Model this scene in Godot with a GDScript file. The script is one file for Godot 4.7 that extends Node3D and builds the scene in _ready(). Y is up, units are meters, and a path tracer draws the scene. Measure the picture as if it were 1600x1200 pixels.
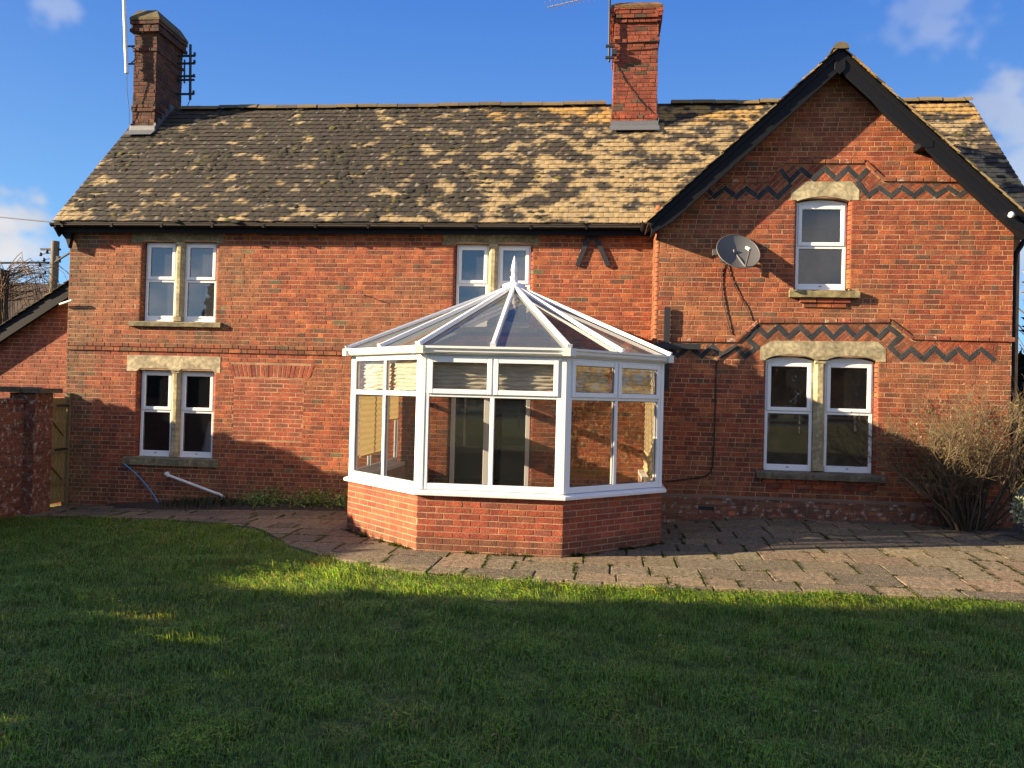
extends Node3D
# An old red brick house with a white conservatory, seen across a lawn in low winter sun.
# World: y up, main wall front at z = 0, gabled wing front at z = G, camera about 14 m in front.

const G := 0.63                     # how far the gabled wing stands forward of the main wall
const COURSE := 0.0762
const SUN_AZ := 73.4                # sun, degrees to the left of the facade's normal
const SUN_EL := 18.0
const EXPOSURE := 3.7

var rng := RandomNumberGenerator.new()
var M := {}
var nz := FastNoiseLite.new()       # coarse patches
var nf := FastNoiseLite.new()       # fine mottling


# ---------------------------------------------------------------- mesh helpers
class MB:
	var v := PackedVector3Array()
	var n := PackedVector3Array()
	var c := PackedColorArray()
	var ix := PackedInt32Array()
	var xf := Transform3D()
	var moved := false

	func set_xf(t: Transform3D) -> void:
		xf = t
		moved = true

	func quad(a: Vector3, b: Vector3, d: Vector3, e: Vector3, col: Color) -> void:   # counter-clockwise seen from outside
		quadc(a, b, d, e, col, col, col, col)

	func quadc(a: Vector3, b: Vector3, d: Vector3, e: Vector3, ca: Color, cb: Color, cd: Color, ce: Color) -> void:
		if moved:
			a = xf * a
			b = xf * b
			d = xf * d
			e = xf * e
		var nn := (d - a).cross(e - b).normalized()
		var i := v.size()
		v.append(a); v.append(b); v.append(d); v.append(e)
		n.append(nn); n.append(nn); n.append(nn); n.append(nn)
		c.append(ca); c.append(cb); c.append(cd); c.append(ce)
		ix.append(i); ix.append(i + 2); ix.append(i + 1)
		ix.append(i); ix.append(i + 3); ix.append(i + 2)

	func tri(a: Vector3, b: Vector3, d: Vector3, col: Color) -> void:
		if moved:
			a = xf * a
			b = xf * b
			d = xf * d
		var nn := (b - a).cross(d - a).normalized()
		var i := v.size()
		v.append(a); v.append(b); v.append(d)
		n.append(nn); n.append(nn); n.append(nn)
		c.append(col); c.append(col); c.append(col)
		ix.append(i); ix.append(i + 2); ix.append(i + 1)

	func box(a: Vector3, b: Vector3, col: Color) -> void:
		var p := [Vector3(a.x, a.y, a.z), Vector3(b.x, a.y, a.z), Vector3(b.x, b.y, a.z), Vector3(a.x, b.y, a.z), Vector3(a.x, a.y, b.z), Vector3(b.x, a.y, b.z), Vector3(b.x, b.y, b.z), Vector3(a.x, b.y, b.z)]
		quad(p[4], p[5], p[6], p[7], col)
		quad(p[1], p[0], p[3], p[2], col)
		quad(p[0], p[4], p[7], p[3], col)
		quad(p[5], p[1], p[2], p[6], col)
		quad(p[7], p[6], p[2], p[3], col)
		quad(p[0], p[1], p[5], p[4], col)

	# a block whose four front edges (towards +z) are chamfered by k
	func cbox(a: Vector3, b: Vector3, k: float, col: Color) -> void:
		var zc := b.z - k
		var f := [Vector3(a.x + k, a.y + k, b.z), Vector3(b.x - k, a.y + k, b.z), Vector3(b.x - k, b.y - k, b.z), Vector3(a.x + k, b.y - k, b.z)]
		var m := [Vector3(a.x, a.y, zc), Vector3(b.x, a.y, zc), Vector3(b.x, b.y, zc), Vector3(a.x, b.y, zc)]
		var r := [Vector3(a.x, a.y, a.z), Vector3(b.x, a.y, a.z), Vector3(b.x, b.y, a.z), Vector3(a.x, b.y, a.z)]
		quad(f[0], f[1], f[2], f[3], col)
		for i in 4:
			var j := (i + 1) % 4
			quad(m[i], m[j], f[j], f[i], col)
			quad(r[i], r[j], m[j], m[i], col)
		quad(r[1], r[0], r[3], r[2], col)

	# an outline in x and y, from z0 to z1 (front); a small bevel k round the front
	func extrude(poly: PackedVector2Array, z0: float, z1: float, col: Color, k := 0.0) -> void:
		if poly.size() < 3:
			return
		if Geometry2D.is_polygon_clockwise(poly):
			poly = poly.duplicate()
			poly.reverse()
		var top := poly
		if k > 0.0:
			var got := Geometry2D.offset_polygon(poly, -k)
			if got.size() == 1 and got[0].size() == poly.size():
				top = got[0]
				if Geometry2D.is_polygon_clockwise(top):
					top.reverse()
				var best := 0
				for s in poly.size():
					if top[s].distance_squared_to(poly[0]) < top[best].distance_squared_to(poly[0]):
						best = s
				var turned := PackedVector2Array()
				for s in poly.size():
					turned.append(top[(best + s) % poly.size()])
				top = turned
			else:
				k = 0.0
		var t := Geometry2D.triangulate_polygon(top)
		for i in range(0, t.size(), 3):
			var a := top[t[i]]
			var b := top[t[i + 1]]
			var d := top[t[i + 2]]
			if (b - a).cross(d - a) < 0.0:
				var sw := b
				b = d
				d = sw
			tri(Vector3(a.x, a.y, z1), Vector3(b.x, b.y, z1), Vector3(d.x, d.y, z1), col)
		var m := poly.size()
		for i in m:
			var p := poly[i]
			var q := poly[(i + 1) % m]
			quad(Vector3(p.x, p.y, z0), Vector3(q.x, q.y, z0), Vector3(q.x, q.y, z1 - k), Vector3(p.x, p.y, z1 - k), col)
			if k > 0.0:
				var p2 := top[i]
				var q2 := top[(i + 1) % m]
				quad(Vector3(p.x, p.y, z1 - k), Vector3(q.x, q.y, z1 - k), Vector3(q2.x, q2.y, z1), Vector3(p2.x, p2.y, z1), col)

	# smooth surface through rows of points; outward when rows run up and columns run to the right seen from outside
	func surf(rows: Array, col: Color, round_ := false) -> void:
		var h := rows.size()
		var w: int = rows[0].size()
		var base := v.size()
		for j in h:
			for i in w:
				var p: Vector3 = rows[j][i]
				var l: Vector3 = rows[j][(i - 1 + w) % w] if round_ else rows[j][maxi(i - 1, 0)]
				var r: Vector3 = rows[j][(i + 1) % w] if round_ else rows[j][mini(i + 1, w - 1)]
				var dn: Vector3 = rows[maxi(j - 1, 0)][i]
				var up: Vector3 = rows[mini(j + 1, h - 1)][i]
				var nn := (r - l).cross(up - dn).normalized()
				if moved:
					p = xf * p
					nn = (xf.basis * nn).normalized()
				v.append(p); n.append(nn); c.append(col)
		for j in h - 1:
			for i in (w if round_ else w - 1):
				var a := base + j * w + i
				var b := base + j * w + (i + 1) % w
				ix.append(a); ix.append(b + w); ix.append(b)
				ix.append(a); ix.append(a + w); ix.append(b + w)

	func tube(pts: PackedVector3Array, rad: PackedFloat32Array, sides: int, col: Color, caps := true) -> void:
		var m := pts.size()
		var base := v.size()
		var side := Vector3()
		for j in m:
			var d := (pts[mini(j + 1, m - 1)] - pts[maxi(j - 1, 0)]).normalized()
			if j == 0:
				side = d.cross(Vector3.UP if absf(d.y) < 0.9 else Vector3.RIGHT).normalized()
			else:
				side = (side - d * side.dot(d)).normalized()
			var other := d.cross(side)
			for i in sides:
				var a := TAU * i / sides
				var o := side * cos(a) + other * sin(a)
				var p := pts[j] + o * rad[j]
				if moved:
					p = xf * p
					o = xf.basis * o
				v.append(p); n.append(o); c.append(col)
		for j in m - 1:
			for i in sides:
				var a := base + j * sides + i
				var b := base + j * sides + (i + 1) % sides
				ix.append(a); ix.append(b + sides); ix.append(b)
				ix.append(a); ix.append(a + sides); ix.append(b + sides)
		if caps and sides > 3:
			for e in [0, m - 1]:
				var d := (pts[1] - pts[0]).normalized() * -1.0 if e == 0 else (pts[m - 1] - pts[m - 2]).normalized()
				if moved:
					d = xf.basis * d
				var b2 := v.size()
				for i in sides:
					v.append(v[base + e * sides + i]); n.append(d); c.append(col)
				for i in range(1, sides - 1):
					if e == 0:
						ix.append(b2); ix.append(b2 + i); ix.append(b2 + i + 1)
					else:
						ix.append(b2); ix.append(b2 + i + 1); ix.append(b2 + i)

	func rod(a: Vector3, b: Vector3, r: float, col: Color, sides := 8) -> void:
		tube(PackedVector3Array([a, b]), PackedFloat32Array([r, r]), sides, col)

	# a bar of rectangular section from a to b; w across (along side), h along up
	func bar(a: Vector3, b: Vector3, up: Vector3, w: float, h: float, col: Color) -> void:
		var d := b - a
		var z := d.normalized()
		var x := up.cross(z).normalized()
		var y := z.cross(x)
		var keep := xf
		var was := moved
		xf = keep * Transform3D(Basis(x, y, z), a)
		moved = true
		box(Vector3(-w / 2, -h / 2, 0), Vector3(w / 2, h / 2, d.length()), col)
		xf = keep
		moved = was

	# profile turned about the y axis at (x, z): points are (radius, height)
	func lathe(at: Vector3, prof: PackedVector2Array, sides: int, col: Color) -> void:
		var rows := []
		for p in prof:
			var row := PackedVector3Array()
			for i in sides:
				var a := -TAU * i / sides
				row.append(at + Vector3(cos(a) * p.x, p.y, sin(a) * p.x))
			rows.append(row)
		surf(rows, col, true)

	func mesh(mat: Material) -> ArrayMesh:
		var am := ArrayMesh.new()
		if v.is_empty():
			return am
		var arr := []
		arr.resize(Mesh.ARRAY_MAX)
		arr[Mesh.ARRAY_VERTEX] = v
		arr[Mesh.ARRAY_NORMAL] = n
		arr[Mesh.ARRAY_COLOR] = c
		arr[Mesh.ARRAY_INDEX] = ix
		am.add_surface_from_arrays(Mesh.PRIMITIVE_TRIANGLES, arr)
		am.surface_set_material(0, mat)
		return am


# ---------------------------------------------------------------- scene helpers
var taken := {}
var none_: Callable

func numbered(called: String) -> String:
	if not taken.has(called):
		taken[called] = 0
		return called
	taken[called] += 1
	return "%s_%03d" % [called, taken[called]]

func tag(o: Node3D, label: String, category: String, group := "", kind := "") -> Node3D:
	o.set_meta("label", label)
	o.set_meta("category", category)
	if group:
		o.set_meta("group", group)
	if kind:
		o.set_meta("kind", kind)
	return o

func thing(called: String, label: String, category: String, group := "") -> Node3D:
	var o := Node3D.new()
	o.name = numbered(called)
	add_child(o)
	return tag(o, label, category, group)

func part(called: String, mb: MB, mat: Material, parent: Node3D = self) -> MeshInstance3D:
	var o := MeshInstance3D.new()
	o.name = numbered(called) if parent == self else called
	o.mesh = mb.mesh(mat)
	parent.add_child(o, true)
	return o

func stuff(o: Node3D) -> Node3D:
	o.set_meta("kind", "stuff")
	return o

func struct(called: String, mb: MB, mat: Material, label: String) -> MeshInstance3D:
	var o := part(called, mb, mat)
	o.set_meta("kind", "structure")
	o.set_meta("label", label)
	return o

func many(called: String, mesh: Mesh, where: Array, cols: PackedColorArray, parent: Node3D = self) -> MultiMeshInstance3D:
	var mm := MultiMesh.new()
	mm.transform_format = MultiMesh.TRANSFORM_3D
	mm.use_colors = cols.size() > 0
	mm.mesh = mesh
	mm.instance_count = where.size()
	for i in where.size():
		mm.set_instance_transform(i, where[i])
		if cols.size():
			mm.set_instance_color(i, cols[i])
	var o := MultiMeshInstance3D.new()
	o.name = numbered(called) if parent == self else called
	o.multimesh = mm
	o.set_meta("kind", "stuff")
	parent.add_child(o, true)
	return o

func lin(r: int, g: int, b: int) -> Color:
	return Color8(r, g, b).srgb_to_linear()

func pick(list: Array) -> Color:
	return list[rng.randi() % list.size()]

func vary(c: Color, s: float) -> Color:
	var k := 1.0 + rng.randf_range(-s, s)
	return Color(c.r * k, c.g * k * (1.0 + rng.randf_range(-s, s) * 0.3), c.b * k)

func rect2(x0: float, y0: float, x1: float, y1: float) -> PackedVector2Array:
	return PackedVector2Array([Vector2(x0, y0), Vector2(x1, y0), Vector2(x1, y1), Vector2(x0, y1)])


# ---------------------------------------------------------------- materials
func noise_tex(seed_: int, freq: float, octaves: int, ramp: Gradient = null, size := 512, type := FastNoiseLite.TYPE_SIMPLEX_SMOOTH) -> NoiseTexture2D:
	var f := FastNoiseLite.new()
	f.noise_type = type
	f.seed = seed_
	f.frequency = freq
	f.fractal_octaves = octaves
	f.fractal_gain = 0.6
	var t := NoiseTexture2D.new()
	t.width = size
	t.height = size
	t.seamless = true
	t.noise = f
	t.color_ramp = ramp
	return t

func ramp(offsets: Array, cols: Array) -> Gradient:
	var g := Gradient.new()
	g.offsets = PackedFloat32Array(offsets)
	g.colors = PackedColorArray(cols)
	return g

func grey(a: float, b: float) -> Gradient:
	return ramp([0.25, 0.75], [Color(a, a, a), Color(b, b, b)])

func mat(called: String, col: Color, rough: float, vertex := false) -> StandardMaterial3D:
	var m := StandardMaterial3D.new()
	m.resource_name = called
	m.albedo_color = Color.WHITE if vertex else col.linear_to_srgb()
	m.vertex_color_use_as_albedo = vertex
	m.roughness = rough
	M[called] = m
	return m

func grain(m: StandardMaterial3D, tex: Texture2D, scale: float, bump: Texture2D, cm: float) -> void:
	m.albedo_texture = tex
	m.uv1_triplanar = true
	m.uv1_world_triplanar = true
	m.uv1_scale = Vector3.ONE * scale
	if bump:
		m.heightmap_enabled = true
		m.heightmap_texture = bump
		m.heightmap_scale = cm

func over(m: StandardMaterial3D, tex: Texture2D, scale: float, mul := true) -> void:
	m.detail_enabled = true
	m.detail_albedo = tex
	m.detail_blend_mode = BaseMaterial3D.BLEND_MODE_MUL if mul else BaseMaterial3D.BLEND_MODE_MIX
	m.detail_uv_layer = BaseMaterial3D.DETAIL_UV_2
	m.uv2_triplanar = true
	m.uv2_world_triplanar = true
	m.uv2_scale = Vector3.ONE * scale

func materials() -> void:
	var fine := noise_tex(3, 0.03, 5, grey(0.72, 1.0))
	var rough := noise_tex(5, 0.05, 4)
	var broad := noise_tex(9, 0.012, 5, grey(0.78, 1.0))
	var lime := noise_tex(21, 0.016, 5, ramp([0.0, 0.58, 0.78, 1.0], [Color(0.7, 0.66, 0.6, 0.0), Color(0.7, 0.66, 0.6, 0.0), Color(0.74, 0.7, 0.64, 0.55), Color(0.78, 0.75, 0.7, 0.8)]))
	var m := mat("brick", Color.WHITE, 0.88, true)
	grain(m, fine, 2.6, rough, 0.5)
	over(m, broad, 0.55)
	m = mat("limed_brick", Color.WHITE, 0.9, true)
	grain(m, fine, 2.6, rough, 0.5)
	over(m, lime, 0.8, false)
	m = mat("mortar", lin(208, 166, 126), 0.95)
	grain(m, fine, 4.0, rough, 0.3)
	over(m, broad, 0.4)
	m = mat("old_mortar", lin(135, 112, 92), 0.95)
	grain(m, fine, 4.0, rough, 0.6)
	m = mat("stone", Color.WHITE, 0.9, true)
	grain(m, broad, 1.6, rough, 0.15)
	over(m, broad, 0.35)
	m = mat("tile", Color.WHITE, 0.9, true)
	grain(m, fine, 5.0, rough, 0.7)
	m = mat("moss", Color.WHITE, 1.0, true)
	grain(m, fine, 9.0, rough, 1.0)
	m = mat("slab", Color.WHITE, 0.85, true)
	grain(m, noise_tex(41, 0.02, 5, grey(0.62, 1.0)), 1.1, rough, 0.6)
	over(m, noise_tex(43, 0.05, 3, ramp([0.0, 0.66, 0.72, 1.0], [Color(1, 1, 1, 0), Color(0.62, 0.6, 0.52, 0.0), Color(0.66, 0.63, 0.55, 0.8), Color(0.7, 0.68, 0.6, 0.9)])), 2.1, false)
	m = mat("white_plastic", lin(228, 228, 226), 0.32)
	m = mat("old_plastic", lin(214, 213, 204), 0.4)
	m = mat("black_paint", lin(17, 19, 25), 0.65)
	m.metallic_specular = 0.3
	m = mat("iron", lin(30, 32, 36), 0.6)
	m = mat("lead", lin(120, 124, 128), 0.55)
	grain(m, fine, 3.0, rough, 0.3)
	m.metallic = 0.3
	m = mat("galvanised", lin(190, 192, 196), 0.4)
	m.metallic = 0.5
	m = mat("dish_grey", lin(84, 84, 84), 0.5)
	m = mat("cable", lin(28, 26, 25), 0.6)
	m = mat("timber", Color.WHITE, 0.75, true)
	grain(m, noise_tex(51, 0.02, 4, grey(0.65, 1.0)), 1.5, null, 0.0)
	m.uv1_scale = Vector3(7, 0.7, 7)
	m = mat("bark", Color.WHITE, 0.9, true)
	m = mat("earth", lin(74, 60, 44), 1.0)
	grain(m, noise_tex(61, 0.03, 5, grey(0.5, 1.0)), 0.8, rough, 1.2)
	m = mat("turf", lin(92, 104, 28), 1.0)
	grain(m, noise_tex(63, 0.02, 5, grey(0.55, 1.0)), 0.5, rough, 1.0)
	m = mat("grass", Color.WHITE, 0.6, true)
	m.backlight_enabled = true
	m.backlight = Color(0.45, 0.5, 0.2)
	m = mat("leaf", Color.WHITE, 0.55, true)
	m.backlight_enabled = true
	m.backlight = Color(0.3, 0.36, 0.14)
	m = mat("plaster", lin(190, 182, 166), 0.9)
	m = mat("floor_dark", lin(96, 84, 72), 0.6)
	m = mat("fabric", lin(206, 204, 198), 0.95)
	m = mat("blind", lin(226, 206, 160), 0.9)
	m.backlight_enabled = true
	m.backlight = Color(0.7, 0.62, 0.42)
	m = mat("pale_blind", lin(216, 208, 190), 0.9)
	m.backlight_enabled = true
	m.backlight = Color(0.4, 0.37, 0.3)
	m = mat("blue_plastic", lin(60, 128, 170), 0.4)
	m = mat("dark_slot", lin(20, 20, 22), 0.6)
	m = mat("rubber", lin(60, 62, 64), 0.6)
	m = mat("glass", Color(0.012, 0.014, 0.016), 0.02)
	m.transparency = BaseMaterial3D.TRANSPARENCY_ALPHA
	m.albedo_color.a = 0.5
	m.metallic_specular = 1.0
	m.clearcoat_enabled = true
	m.clearcoat = 1.0
	m.clearcoat_roughness = 0.01
	m = mat("coated_glass", Color(0.17, 0.18, 0.19), 0.02)
	m.transparency = BaseMaterial3D.TRANSPARENCY_ALPHA
	m.albedo_color.a = 0.6
	m.metallic = 0.8
	m.metallic_specular = 1.0
	m = mat("clear_glass", Color(0.02, 0.022, 0.022), 0.02)
	m.transparency = BaseMaterial3D.TRANSPARENCY_ALPHA
	m.albedo_color.a = 0.34
	m.metallic_specular = 1.0
	m.clearcoat_enabled = true
	m.clearcoat = 1.0
	m.clearcoat_roughness = 0.01
	m = mat("roof_glass", lin(82, 90, 86), 0.04)
	m.transparency = BaseMaterial3D.TRANSPARENCY_ALPHA
	m.albedo_color.a = 0.7
	m.metallic_specular = 0.38


# ---------------------------------------------------------------- sky
func make_sky() -> Sky:
	var w := 2048
	var h := 1024
	var im := Image.create_empty(w, h, false, Image.FORMAT_RGBAF)
	var cn := FastNoiseLite.new()
	cn.seed = 12
	cn.frequency = 1.0
	cn.fractal_octaves = 5
	cn.fractal_gain = 0.55
	var k := 1.0 / EXPOSURE
	var sun := sun_dir()
	# the clouds in view: direction (x, y on the picture's side), size, strength
	var puffs := []
	for p in [[8, 372, 0.035, 0.95], [48, 388, 0.03, 0.7], [22, 350, 0.03, 0.8], [90, 12, 0.02, 0.3], [1468, 45, 0.032, 0.26], [1440, 4, 0.04, 0.2], [1480, 12, 0.035, 0.24], [1590, 190, 0.05, 0.5], [1600, 260, 0.06, 0.5], [1595, 370, 0.05, 0.6]]:
		puffs.append([(CAM_BASIS * Vector3((p[0] - 800.0) / 1300.0, -(p[1] - 600.0) / 1300.0, -1.0)).normalized(), p[2], p[3]])
	for y in h:
		var el := (0.5 - (y + 0.5) / h) * PI
		var up := sin(el)
		var flat := cos(el)
		for x in w:
			# the panorama's first column looks along -z
			var a := (x + 0.5) / w * TAU
			var d := Vector3(sin(a) * flat, up, -cos(a) * flat)
			if up < -0.02:
				im.set_pixel(x, y, Color(0.16 * k, 0.17 * k, 0.15 * k))
				continue
			var t := pow(clampf(1.0 - up, 0.0, 1.0), 3.6)
			var r := 0.024 + 0.41 * t
			var g := 0.145 + 0.74 * t
			var b := 0.64 + 0.62 * t
			var toward := maxf(0.0, d.dot(sun))
			var glow := pow(toward, 5.0) * 0.7
			r += glow
			g += glow * 0.85
			b += glow * 0.6
			# broken cloud, thicker behind the camera
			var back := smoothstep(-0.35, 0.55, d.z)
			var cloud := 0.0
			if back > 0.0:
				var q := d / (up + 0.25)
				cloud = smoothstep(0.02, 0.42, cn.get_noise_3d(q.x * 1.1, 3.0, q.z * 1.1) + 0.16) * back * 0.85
			for p in puffs:
				var near: float = d.dot(p[0])
				if near > 0.97:
					var far: float = acos(minf(near, 1.0)) / p[1]
					if far < 1.6:
						var tex := cn.get_noise_3d(d.x * 22.0, d.y * 34.0, d.z * 22.0)
						cloud = maxf(cloud, smoothstep(1.25, 0.25, far + tex * 1.1) * p[2])
			var shade := 0.85 + 0.25 * cn.get_noise_3d(d.x * 6.0, d.y * 9.0, d.z * 6.0)
			var lit := shade * lerpf(0.95, 1.55, back)      # cloud behind the camera brightened to lift shaded areas and window reflections
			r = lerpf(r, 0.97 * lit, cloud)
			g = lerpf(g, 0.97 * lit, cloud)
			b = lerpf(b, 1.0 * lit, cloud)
			im.set_pixel(x, y, Color(r * k, g * k, b * k))
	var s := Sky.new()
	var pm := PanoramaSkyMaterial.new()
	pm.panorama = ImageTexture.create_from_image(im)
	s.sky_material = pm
	return s

func sun_dir() -> Vector3:
	var az := deg_to_rad(SUN_AZ)
	var el := deg_to_rad(SUN_EL)
	return Vector3(-sin(az) * cos(el), sin(el), cos(az) * cos(el))


# ---------------------------------------------------------------- ground
func gy(x: float, z: float) -> float:
	var a := -0.22 * clampf((-4.2 - x) / 5.0, 0.0, 1.4) * clampf((9.0 - z) / 4.0, 0.0, 1.0)
	a += 0.13 * smoothstep(0.8, 2.6, x) * clampf((4.9 - z) / 4.0, 0.0, 1.0)
	a += 0.2 * smoothstep(5.0, 14.0, z) * clampf((40.0 - z) / 20.0, 0.0, 1.0)
	return a

const EDGE := [Vector2(-9.4, 1.32), Vector2(-8.35, 1.44), Vector2(-6.69, 1.74), Vector2(-5.5, 2.15), Vector2(-4.8, 2.6), Vector2(-4.5, 2.95), Vector2(-3.8, 3.9), Vector2(-3.05, 4.5), Vector2(-2.0, 5.04), Vector2(-0.87, 5.19), Vector2(0.47, 5.2), Vector2(1.78, 5.12), Vector2(4.35, 4.98), Vector2(9.0, 4.8)]

func edge_z(x: float) -> float:
	if x <= EDGE[0].x:
		return EDGE[0].y
	for i in EDGE.size() - 1:
		if x <= EDGE[i + 1].x:
			return lerpf(EDGE[i].y, EDGE[i + 1].y, (x - EDGE[i].x) / (EDGE[i + 1].x - EDGE[i].x))
	return EDGE[-1].y

func ground() -> void:
	var xs := PackedFloat32Array([-600, -200, -80, -40, -25, -18])
	for i in 57:
		xs.append(-14.0 + i * 0.5)
	xs.append_array([18, 25, 40, 80, 200, 600])
	var zs := PackedFloat32Array([-600, -200, -80, -40, -20, -12, -8])
	for i in 53:
		zs.append(-6.0 + i * 0.5)
	zs.append_array([25, 32, 45, 80, 200, 600])
	var rows := []
	for j in range(zs.size() - 1, -1, -1):
		var row := PackedVector3Array()
		for x in xs:
			row.append(Vector3(x, gy(x, zs[j]) - 0.035, zs[j]))
		rows.append(row)
	var mb := MB.new()
	mb.surf(rows, Color.WHITE)
	struct("ground", mb, M.turf, "grassy ground around and behind the house")

func clump(blades: int, spread: float, hgt: float, wid: float, lean: float, cols: Array) -> MB:
	var mb := MB.new()
	for i in blades:
		var at := Vector3(rng.randf_range(-spread, spread), 0, rng.randf_range(-spread, spread))
		var a := rng.randf() * TAU
		var dir := Vector3(cos(a), 0, sin(a))
		var side := Vector3(-dir.z, 0, dir.x) * wid * rng.randf_range(0.6, 1.2)
		var hh := hgt * rng.randf_range(0.45, 1.15)
		var l := lean * rng.randf_range(0.1, 1.3) * hh
		var mid := at + Vector3.UP * hh * 0.6 + dir * l * 0.35
		var tip := at + Vector3.UP * hh * (0.95 - 0.3 * lean) + dir * l
		var col := vary(pick(cols), 0.25)
		var b := mb.v.size()
		var nn := (Vector3.UP * 0.8 + dir * 0.6).normalized()
		for p in [at - side, at + side, mid - side * 0.8, mid + side * 0.8, tip]:
			mb.v.append(p)
			mb.n.append(nn)
			mb.c.append(col)
		for t in [0, 2, 1, 1, 2, 3, 2, 4, 3]:
			mb.ix.append(b + t)
	return mb

func lawn() -> void:
	var o := Node3D.new()
	o.name = "lawn"
	add_child(o)
	tag(o, "mown green lawn in front of the house, mostly in shade", "grass", "", "stuff")
	var greens := [lin(112, 158, 28), lin(126, 170, 32), lin(98, 142, 26), lin(138, 172, 38), lin(150, 164, 48), lin(168, 162, 66)]
	var kinds := []
	for i in 4:
		kinds.append(clump(44, 0.11, 0.042 + 0.012 * i, 0.0019, 0.75, greens).mesh(M.grass))
	kinds.append(clump(34, 0.1, 0.095, 0.0024, 1.1, greens).mesh(M.grass))
	var lists := [[], [], [], [], []]
	var tints := [PackedColorArray(), PackedColorArray(), PackedColorArray(), PackedColorArray(), PackedColorArray()]
	var step := 0.085
	var z := 1.3
	while z < 13.2:
		var x := -9.5
		while x < 8.6:
			var px := x + rng.randf_range(-0.05, 0.05)
			var pz := z + rng.randf_range(-0.05, 0.05)
			var dep := 13.97 - pz
			if pz > edge_z(px) + 0.02 + 0.07 * nf.get_noise_2d(px * 70.0, 40.0) and absf(px + dep * 0.105) < dep * 0.7 + 0.9 and dep > 2.6:
				var patch := nz.get_noise_2d(px * 60.0, pz * 60.0)
				var dry := smoothstep(0.12, 0.55, nz.get_noise_2d(px * 38.0 + 400.0, pz * 38.0))
				var tuft := nf.get_noise_2d(px * 55.0, pz * 55.0)
				var k := 4 if tuft > 0.26 else (rng.randi() % 4 if patch > -0.12 else rng.randi() % 2)
				if (tuft < -0.36 or dry > 0.75) and rng.randf() < 0.45:
					x += step
					continue
				var sc := rng.randf_range(0.65, 1.25) * (1.0 + 0.7 * patch)
				var t := Transform3D(Basis(Vector3.UP, rng.randf() * TAU).scaled(Vector3(1.0, sc, 1.0)), Vector3(px, gy(px, pz) - 0.03, pz))
				lists[k].append(t)
				var br := 1.26 + 0.6 * patch - 0.3 * maxf(0.0, tuft) + rng.randf_range(-0.2, 0.2)
				tints[k].append(Color(br * lerpf(0.92, 1.35, dry), br * lerpf(1.0, 1.02, dry), br * lerpf(1.0, 1.3, dry)))
			x += step
		z += step
	# fallen leaves
	var lw := []
	var lc := PackedColorArray()
	for i in 420:
		var px := rng.randf_range(-8.5, 7.5)
		var pz := rng.randf_range(2.0, 12.0)
		if i < 110:
			px = 5.4 + rng.randfn() * 0.6
			pz = 1.15 + absf(rng.randfn()) * 0.35
		elif pz < edge_z(px) - 0.5:
			continue
		lw.append(Transform3D(Basis(Vector3.UP, rng.randf() * TAU) * Basis(Vector3.RIGHT, rng.randf_range(-0.4, 0.4)).scaled(Vector3.ONE * rng.randf_range(0.5, 1.1)), Vector3(px, gy(px, pz) + (0.022 if pz > edge_z(px) else 0.004), pz)))
		lc.append(vary(pick([lin(128, 96, 60), lin(104, 82, 54), lin(150, 122, 78)]), 0.25))
	many("fallen_leaves", leaf_mesh(0.045, 0.014, Color.WHITE, 0.1).mesh(M.leaf), lw, lc, o)
	for i in kinds.size():
		many("grass_blades", kinds[i], lists[i], tints[i], o)

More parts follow.
